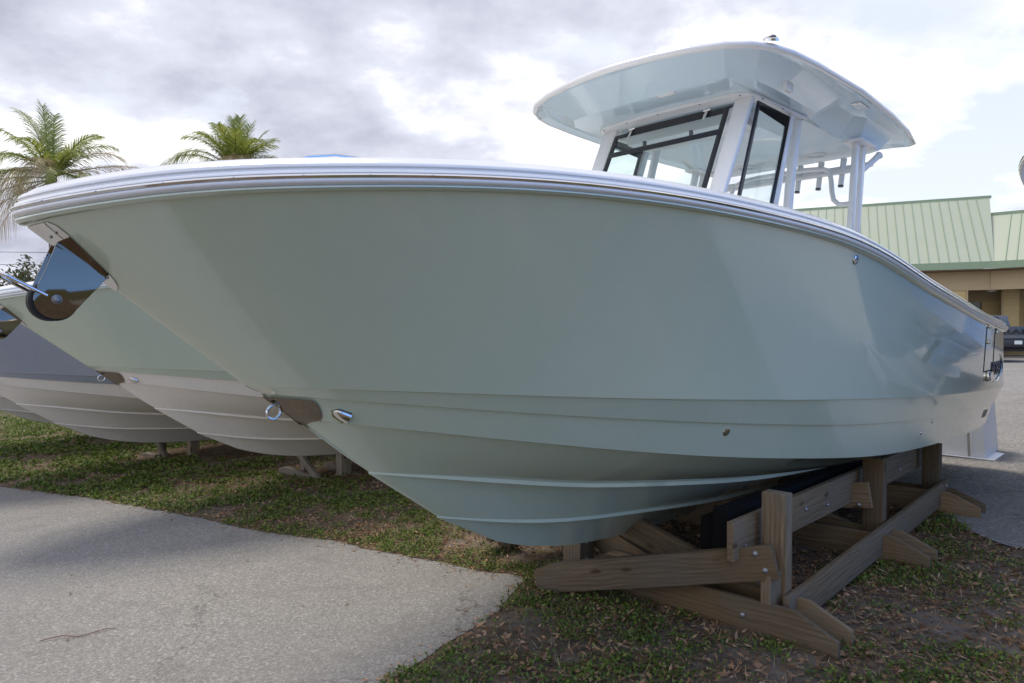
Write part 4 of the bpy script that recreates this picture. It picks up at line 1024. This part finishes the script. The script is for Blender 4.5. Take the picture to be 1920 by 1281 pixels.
# ------------------------------------------------------------ palms
def frond(mb, base, az, el, L, droop, nl=64, leafl=.75, hang=.5, wid=.030, twist=0):
    d = Vector((math.cos(az)*math.cos(el), math.sin(az)*math.cos(el), math.sin(el))); p = Vector(base); path = [p.copy()]; steps = 22
    for k in range(steps):
        d = (d+Vector((0, 0, -droop/steps*(.4+1.4*k/steps)))).normalized(); p = p+d*L/steps; path.append(p.copy())
    for k in range(steps):     # midrib: thin strip triangle section
        a, b2 = path[k], path[k+1]; r_ = .030*(1-k/steps)+.006
        side = (b2-a).normalized().cross(Vector((0, 0, 1))).normalized()
        mb.quad(a-side*r_, a+side*r_, b2+side*r_*.9, b2-side*r_*.9); mb.quad(a-Vector((0, 0, r_)), a+Vector((0, 0, r_*.5)), b2+Vector((0, 0, r_*.5)), b2-Vector((0, 0, r_)))
    for i in range(nl):
        t = .12+.88*i/nl; k = min(int(t*steps), steps-1); f = t*steps-k; o = path[k].lerp(path[k+1], f); tan = (path[k+1]-path[k]).normalized()
        side = tan.cross(Vector((0, 0, 1))).normalized(); upv = side.cross(tan)
        ll = leafl*max(math.sin(PI*min(.14+.80*t, 1)), .05)**.5*random.uniform(.85, 1.12)
        for sgn in (-1, 1):
            if random.random() < .06: continue
            dr = (side*sgn*1.0+tan*(.75+.6*t)+upv*random.uniform(.0, .35)).normalized()
            w_ = tan*wid*.5*random.uniform(.8, 1.2); p0 = o; p1 = o+dr*ll*.5-Vector((0, 0, hang*.12*ll)); p2 = o+dr*ll*.93-Vector((0, 0, hang*ll*random.uniform(.45, .8)))
            mb.quad(p0-w_, p0+w_, p1+w_*.9, p1-w_*.9); i_ = len(mb.v); mb.v += [p1-w_*.9, p1+w_*.9, p2]; mb.f.append((i_, i_+1, i_+2)); mb.m.append(mb.mi)
def palm(loc, h, lab, green, dry, seed, Lf=2.6, lean=(.0, .0)):
    random.seed(seed); gz = float(ground_z(np.float64(loc[0]), np.float64(loc[1])))
    t = empty('palm_tree', (loc[0], loc[1], gz), 0, label=lab, cat='palm tree', group='palms behind the boats'); top = Vector((lean[0], lean[1], h-gz))
    m = MB(); pth = []; rad = []
    for k in range(60):
        f = k/59; pth.append((lean[0]*f*f, lean[1]*f*f, (h-gz)*f)); rad.append((.19-.06*f)*(1+.05*(k % 2)))
    m.tube(pth, rad, 12); m.build('trunk', M_BARK, t)
    g = MB()
    for az, el, L, dr, hang in green: frond(g, top+Vector((math.cos(az)*.08, math.sin(az)*.08, random.uniform(-.1, .1))), az, el, L*Lf, dr*1.3, hang=hang*.95, leafl=.27*Lf, wid=.034)
    g.build('crown', M_PALM, t, smooth=False)
    d = MB()
    for az, el, L, dr, hang in dry: frond(d, top+Vector((math.cos(az)*.08, math.sin(az)*.08, random.uniform(-.2, 0))), az, el, L*Lf, dr, nl=48, hang=hang, leafl=.30*Lf)
    d.build('dry_fronds', M_PALMDRY, t, smooth=False)
    sh = MB(); 
    for k in range(5): sh.ball((top.x+random.uniform(-.12, .12), top.y-.15, top.z-.15-random.random()*.2), .10, (1, 1, 1.2), 8, 6)
    sh.build('coconuts', M_BARK, t); return t
Gf = lambda az, el, L, dr, h: (R(az), R(el), L, dr, h)
palm((-16.75, 25.0), 7.45, 'tall palm at the left edge with many dry tan fronds',
     [Gf(180, 50, 1.0, 1.5, .7), Gf(165, 72, 1.0, .9, .5), Gf(150, 30, 1.0, 1.4, .8), Gf(200, 62, 1.05, 1.2, .6), Gf(120, 78, .9, .6, .4), Gf(60, 65, .85, .8, .5), Gf(30, 58, .8, 1.0, .6), Gf(0, 62, .75, .9, .6),
      Gf(330, 50, .7, 1.2, .8), Gf(240, 40, .9, 1.6, .8), Gf(300, 30, .75, 1.6, .9), Gf(270, 60, .8, 1.4, .8), Gf(90, 40, .9, 1.3, .8), Gf(210, 15, 1.0, 1.3, .9), Gf(345, 15, .7, 1.8, 1.0), Gf(185, 20, 1.0, 1.2, .8), Gf(175, 85, .9, .5, .4)],
     [Gf(8, 18, 1.2, .55, .9), Gf(275, 10, 1.0, 2.4, 1.0), Gf(260, 20, 1.0, 2.6, 1.0), Gf(190, -5, 1.1, 1.0, 1.3), Gf(215, 0, 1.1, 1.1, 1.2), Gf(200, -25, 1.1, .8, 1.2), Gf(290, 40, .9, 2.2, 1.0), Gf(10, 48, .85, 1.3, .7), Gf(170, -20, 1.0, .9, 1.2)], 3, 2.95, (.0, 0))
palm((-11.1, 27.6), 8.1, 'shorter bright green palm behind the bow with a bushy crown',
     [Gf(a, e, l, d, h) for a, e, l, d, h in ((180, 40, 1.15, 1.25, .8), (170, 65, .85, .9, .5), (150, 72, .8, .6, .4), (120, 80, .85, .4, .3), (90, 84, .85, .4, .3), (60, 78, .8, .5, .3), (30, 70, .75, .6, .4), (10, 62, .7, .8, .5),
      (340, 55, .7, .9, .6), (200, 60, .8, 1.0, .6), (230, 65, .7, 1.0, .6), (260, 70, .7, 1.0, .6), (290, 65, .7, 1.0, .6), (320, 60, .7, 1.0, .6), (0, 28, 1.15, .85, .8), (190, 25, 1.15, 1.0, .9), (100, 60, .9, .8, .5), (185, 52, .9, 1.3, .6), (355, 45, .8, 1.2, .6), (175, 18, 1.1, .8, .8))],
     [Gf(270, 30, .7, 2.0, .9), Gf(285, 45, .75, 1.9, .9), Gf(250, 40, .7, 1.9, .9), Gf(300, 50, .65, 2.0, .8)], 5, 2.95)
# sparse trees low on the left, and a tree line
def bush(loc, h, w_, lab, n=900, seed=1, group='low trees on the left'):
    random.seed(seed); gz = float(ground_z(np.float64(loc[0]), np.float64(loc[1])))
    t = empty('broadleaf_tree', (loc[0], loc[1], gz), 0, label=lab, cat='tree', group=group); m = MB(); ends = []
    m.tube([(0, 0, 0), (.05, 0, h*.3), (-.05, .05, h*.55)], [.14, .11, .07], 8)
    for k in range(16):
        a = random.random()*2*PI; r_ = w_*random.uniform(.35, 1); b0 = Vector((0, 0, h*random.uniform(.25, .55))); e = Vector((math.cos(a)*r_, math.sin(a)*r_, h*random.uniform(.55, 1)))
        mid = b0.lerp(e, .5)+Vector((0, 0, .15*h)); m.tube([b0, mid, e], [.05, .03, .01], 5); ends += [e, mid.lerp(e, .5), mid]
    m.build('trunk', M_BARK, t); g = MB()
    for k in range(n):
        c_ = random.choice(ends)+Vector([random.gauss(0, .16*w_) for _ in range(3)]); d = Vector([random.gauss(0, 1) for _ in range(3)]).normalized(); s_ = d.orthogonal().normalized(); l_ = random.uniform(.08, .2)
        g.quad(c_-d*l_, c_+s_*l_*.35, c_+d*l_, c_-s_*l_*.35)
    g.build('crown', M_TREELEAF, t, smooth=False)
bush((-30.0, 40.0), 6.0, 2.0, 'sparse leafy tree low in the sky under the left palm', 1300, 11)
bush((-27.2, 38.5), 6.3, 1.3, 'thin twiggy tree between the anchor roller and the left palm trunk', 900, 12)
bush((-32.5, 41.0), 5.4, 1.8, 'small leafy tree at the left edge above the second boat', 1200, 13)
random.seed(21)
for k in range(9):
    bush((-60+k*9.5+random.uniform(-2, 2), 75+random.uniform(-4, 4)), 6+random.random()*2.0, 3.6, 'far dark trees in a row behind the parked boats', 700, 30+k, 'distant tree row')
for k, (xx, yy, hh, ww) in enumerate(((-9, -11, 9, 3.6), (-1.5, -13, 10, 4.2), (6.0, -15, 8.5, 3.6))):
    bush((xx, yy), hh, ww, ['oak behind the viewer on the left, mirrored in the bow chrome', 'tall oak behind the viewer, mirrored in the hull', 'rounded oak behind the viewer on the right'][k], 3600, 50+k, 'trees behind the viewer')
# power line
pl = empty('power_line', (0, 0, 0), 0, label='thin pair of power cables crossing the sky at the lower left', cat='power line')
for z0, z1 in ((9.15, 9.0), (8.0, 7.95)):
    m = MB(); pts = [(-75+k*6, 60.0+k*.2, z0+(z1-z0)*k/16-.35*math.sin(PI*k/16)) for k in range(17)]; m.tube(pts, .022, 5); m.build('cable', M_RUBBER, pl)
for x_ in (-75, 21): m = MB(); m.tube([(x_, 60+(x_+75)/6*.2, 0), (x_, 60+(x_+75)/6*.2, 9.5)], .16, 10); m.build('pole', M_BARK, pl)

# ------------------------------------------------------------ ground cover and leaf litter
def inside(poly, x, y):
    c = np.zeros(x.shape, bool); n = len(poly); j = n-1
    for i in range(n):
        xi, yi = poly[i]; xj, yj = poly[j]
        cond = ((yi > y) != (yj > y)) & (x < (xj-xi)*(y-yi)/((yj-yi) or 1e-9)+xi); c ^= cond; j = i
    return c
drive_poly = edge+[(-40, -8), (-40, 26)]
lot_poly = rear_edge+[(-30+60, 41+60), (13.5+60, 60-4.0)]
def scatter(n, seed, x0, x1, y0, y1, near=3.0, edge_ok=.0):
    r = np.random.default_rng(seed); x = r.uniform(x0, x1, n); y = r.uniform(y0, y1, n)
    d = np.hypot(x, y); keep = r.random(n) < np.clip((6.5/np.maximum(d, 3.2))**1.7, .02, 1)
    keep &= ~inside(drive_poly, x, y) & ~inside(lot_poly, x, y)
    return x[keep], y[keep]
def clump_noise(x, y, sc, off=0.0):
    return np.array([noise.noise(Vector((a*sc+off, b_*sc, off))) for a, b_ in zip(x, y)])
def leaf_mesh(name, cx, cy, cz, L, Wd, az, tilt, roll, mat, label, cat):
    n = len(cx); d = np.stack([np.cos(az)*np.cos(tilt), np.sin(az)*np.cos(tilt), np.sin(tilt)], 1)
    s = np.stack([-np.sin(az), np.cos(az), np.zeros(n)], 1); up = np.cross(d, s); s = s*np.cos(roll)[:, None]+up*np.sin(roll)[:, None]
    c = np.stack([cx, cy, cz], 1); L = L[:, None]; Wd = Wd[:, None]
    v = np.empty((n, 4, 3)); v[:, 0] = c; v[:, 1] = c+d*L*.45+s*Wd*.5; v[:, 2] = c+d*L+up*L*.0; v[:, 3] = c+d*L*.45-s*Wd*.5
    me = bpy.data.meshes.new(name); me.vertices.add(n*4); me.vertices.foreach_set('co', v.reshape(-1)); me.loops.add(n*4); me.loops.foreach_set('vertex_index', np.arange(n*4, dtype=np.int32))
    me.polygons.add(n); me.polygons.foreach_set('loop_start', np.arange(0, n*4, 4, dtype=np.int32)); me.polygons.foreach_set('loop_total', np.full(n, 4, dtype=np.int32)); me.materials.append(mat); me.update(); me.validate()
    o = bpy.data.objects.new(name, me); COL.objects.link(o); tag(o, label, cat, kind='stuff'); return o
def under_boat(x, y):   # shade kills the grass under the hulls
    s, n = to_sn(x, y); f = np.zeros(x.shape)
    for D in (Vector((0, 0, 0)), D2, D3, D4):
        ds, dn = (D.x+D.y)*CS, (D.x-D.y)*CS; ss = s-ds; nn = n-dn
        f = np.maximum(f, np.clip((ss-3.4)/1.0, 0, 1)*np.clip((1.3-np.abs(nn))/.5, 0, 1)*(ss < 9.5))
    return f
x, y = scatter(330000, 1, -16, 6.5, .8, 19)
cn_ = clump_noise(x, y, 1.1)*.6+clump_noise(x, y, 4.5, 7.)*.55
s_, n_ = to_sn(x, y)
bias = np.where(n_ > .2, .03, .04)-under_boat(x, y)*.8
keep = cn_+bias > rng.normal(0, .12, len(x)); x = x[keep]; y = y[keep]
m_ = 6; N = len(x)*m_; X = np.repeat(x, m_)+rng.normal(0, .028, N); Y = np.repeat(y, m_)+rng.normal(0, .028, N); dist = np.hypot(X, Y)
Z = ground_z(X, Y)+rng.random(N)*.035*np.clip(1.3-dist*.02, .4, 1)
leaf_mesh('ground_cover', X, Y, Z, rng.uniform(.014, .032, N)*np.clip(dist/6, 1, 2.2), rng.uniform(.010, .020, N)*np.clip(dist/6, 1, 2.2), rng.random(N)*2*PI, rng.uniform(-.2, 1.1, N), rng.normal(0, .5, N), M_GRASS, 'low green weeds and clover spread over the lawn strip', 'ground cover')
print('cover', N)
x, y = scatter(480000, 2, -16, 6.5, .8, 19); cn_ = clump_noise(x, y, 1.7, 3.); s_, n_ = to_sn(x, y)
keep = cn_ > rng.normal(-.12, .22, len(x))+np.where(n_ > .3, -.42, .08); x = x[keep]; y = y[keep]; N = len(x); dist = np.hypot(x, y)
leaf_mesh('fallen_leaves', x, y, ground_z(x, y)+rng.random(N)*.018+.006, rng.gamma(4, .0078, N)+.012, rng.gamma(4, .0027, N)+.004, rng.random(N)*2*PI, rng.normal(.05, .3, N), rng.normal(0, .7, N), M_LITTER, 'dry brown leaves lying over the lawn strip', 'fallen leaves')
print('litter', N)
x, y = scatter(70000, 3, -16, 6.5, .8, 19); N = len(x)
leaf_mesh('dry_grass', x, y, ground_z(x, y)+.002, rng.uniform(.04, .12, N), rng.uniform(.002, .005, N), rng.random(N)*2*PI, rng.uniform(.0, 1.2, N), rng.normal(0, .5, N), M_STRAW, 'dry straw coloured grass blades on the lawn strip', 'dry grass')
# leaves gathered along and blown onto the driveway edge
E2 = np.array(edge_d); E2 = E2[(np.hypot(E2[:, 0], E2[:, 1]) < 14)]
k = rng.integers(0, len(E2), 1500); off = rng.exponential(.09, 1500)*np.sign(rng.random(1500)-.42); x = E2[k, 0]+rng.normal(0, .05, 1500)+off*.7; y = E2[k, 1]+off*.7+rng.normal(0, .05, 1500)
x = np.concatenate([x, rng.uniform(-4, 0, 26)]); y = np.concatenate([y, rng.uniform(2.4, 6, 26)]); ok = (np.hypot(x, y) > 2); x = x[ok]; y = y[ok]; N = len(x)
leaf_mesh('edge_leaves', x, y, ground_z(x, y)+.016+rng.random(N)*.006, rng.uniform(.02, .06, N), rng.uniform(.008, .018, N), rng.random(N)*2*PI, rng.normal(.03, .12, N), rng.normal(0, .3, N), M_LITTER, 'dry leaves scattered along the driveway edge', 'fallen leaves')
# a twig on the driveway
tx_, ty_ = -2.86, 4.10; tz = float(ground_z(np.float64(tx_), np.float64(ty_)))+.016
m = MB(); m.tube([(tx_, ty_, tz), (tx_+.10, ty_+.06, tz+.006), (tx_+.20, ty_+.06, tz), (tx_+.32, ty_+.17, tz+.004), (tx_+.36, ty_+.175, tz)], [.003, .004, .0035, .003, .002], 6)
tw = m.build('twig', M_BARK); tag(tw, 'thin bent twig lying on the driveway', 'twig')
print('objects', len(bpy.data.objects))
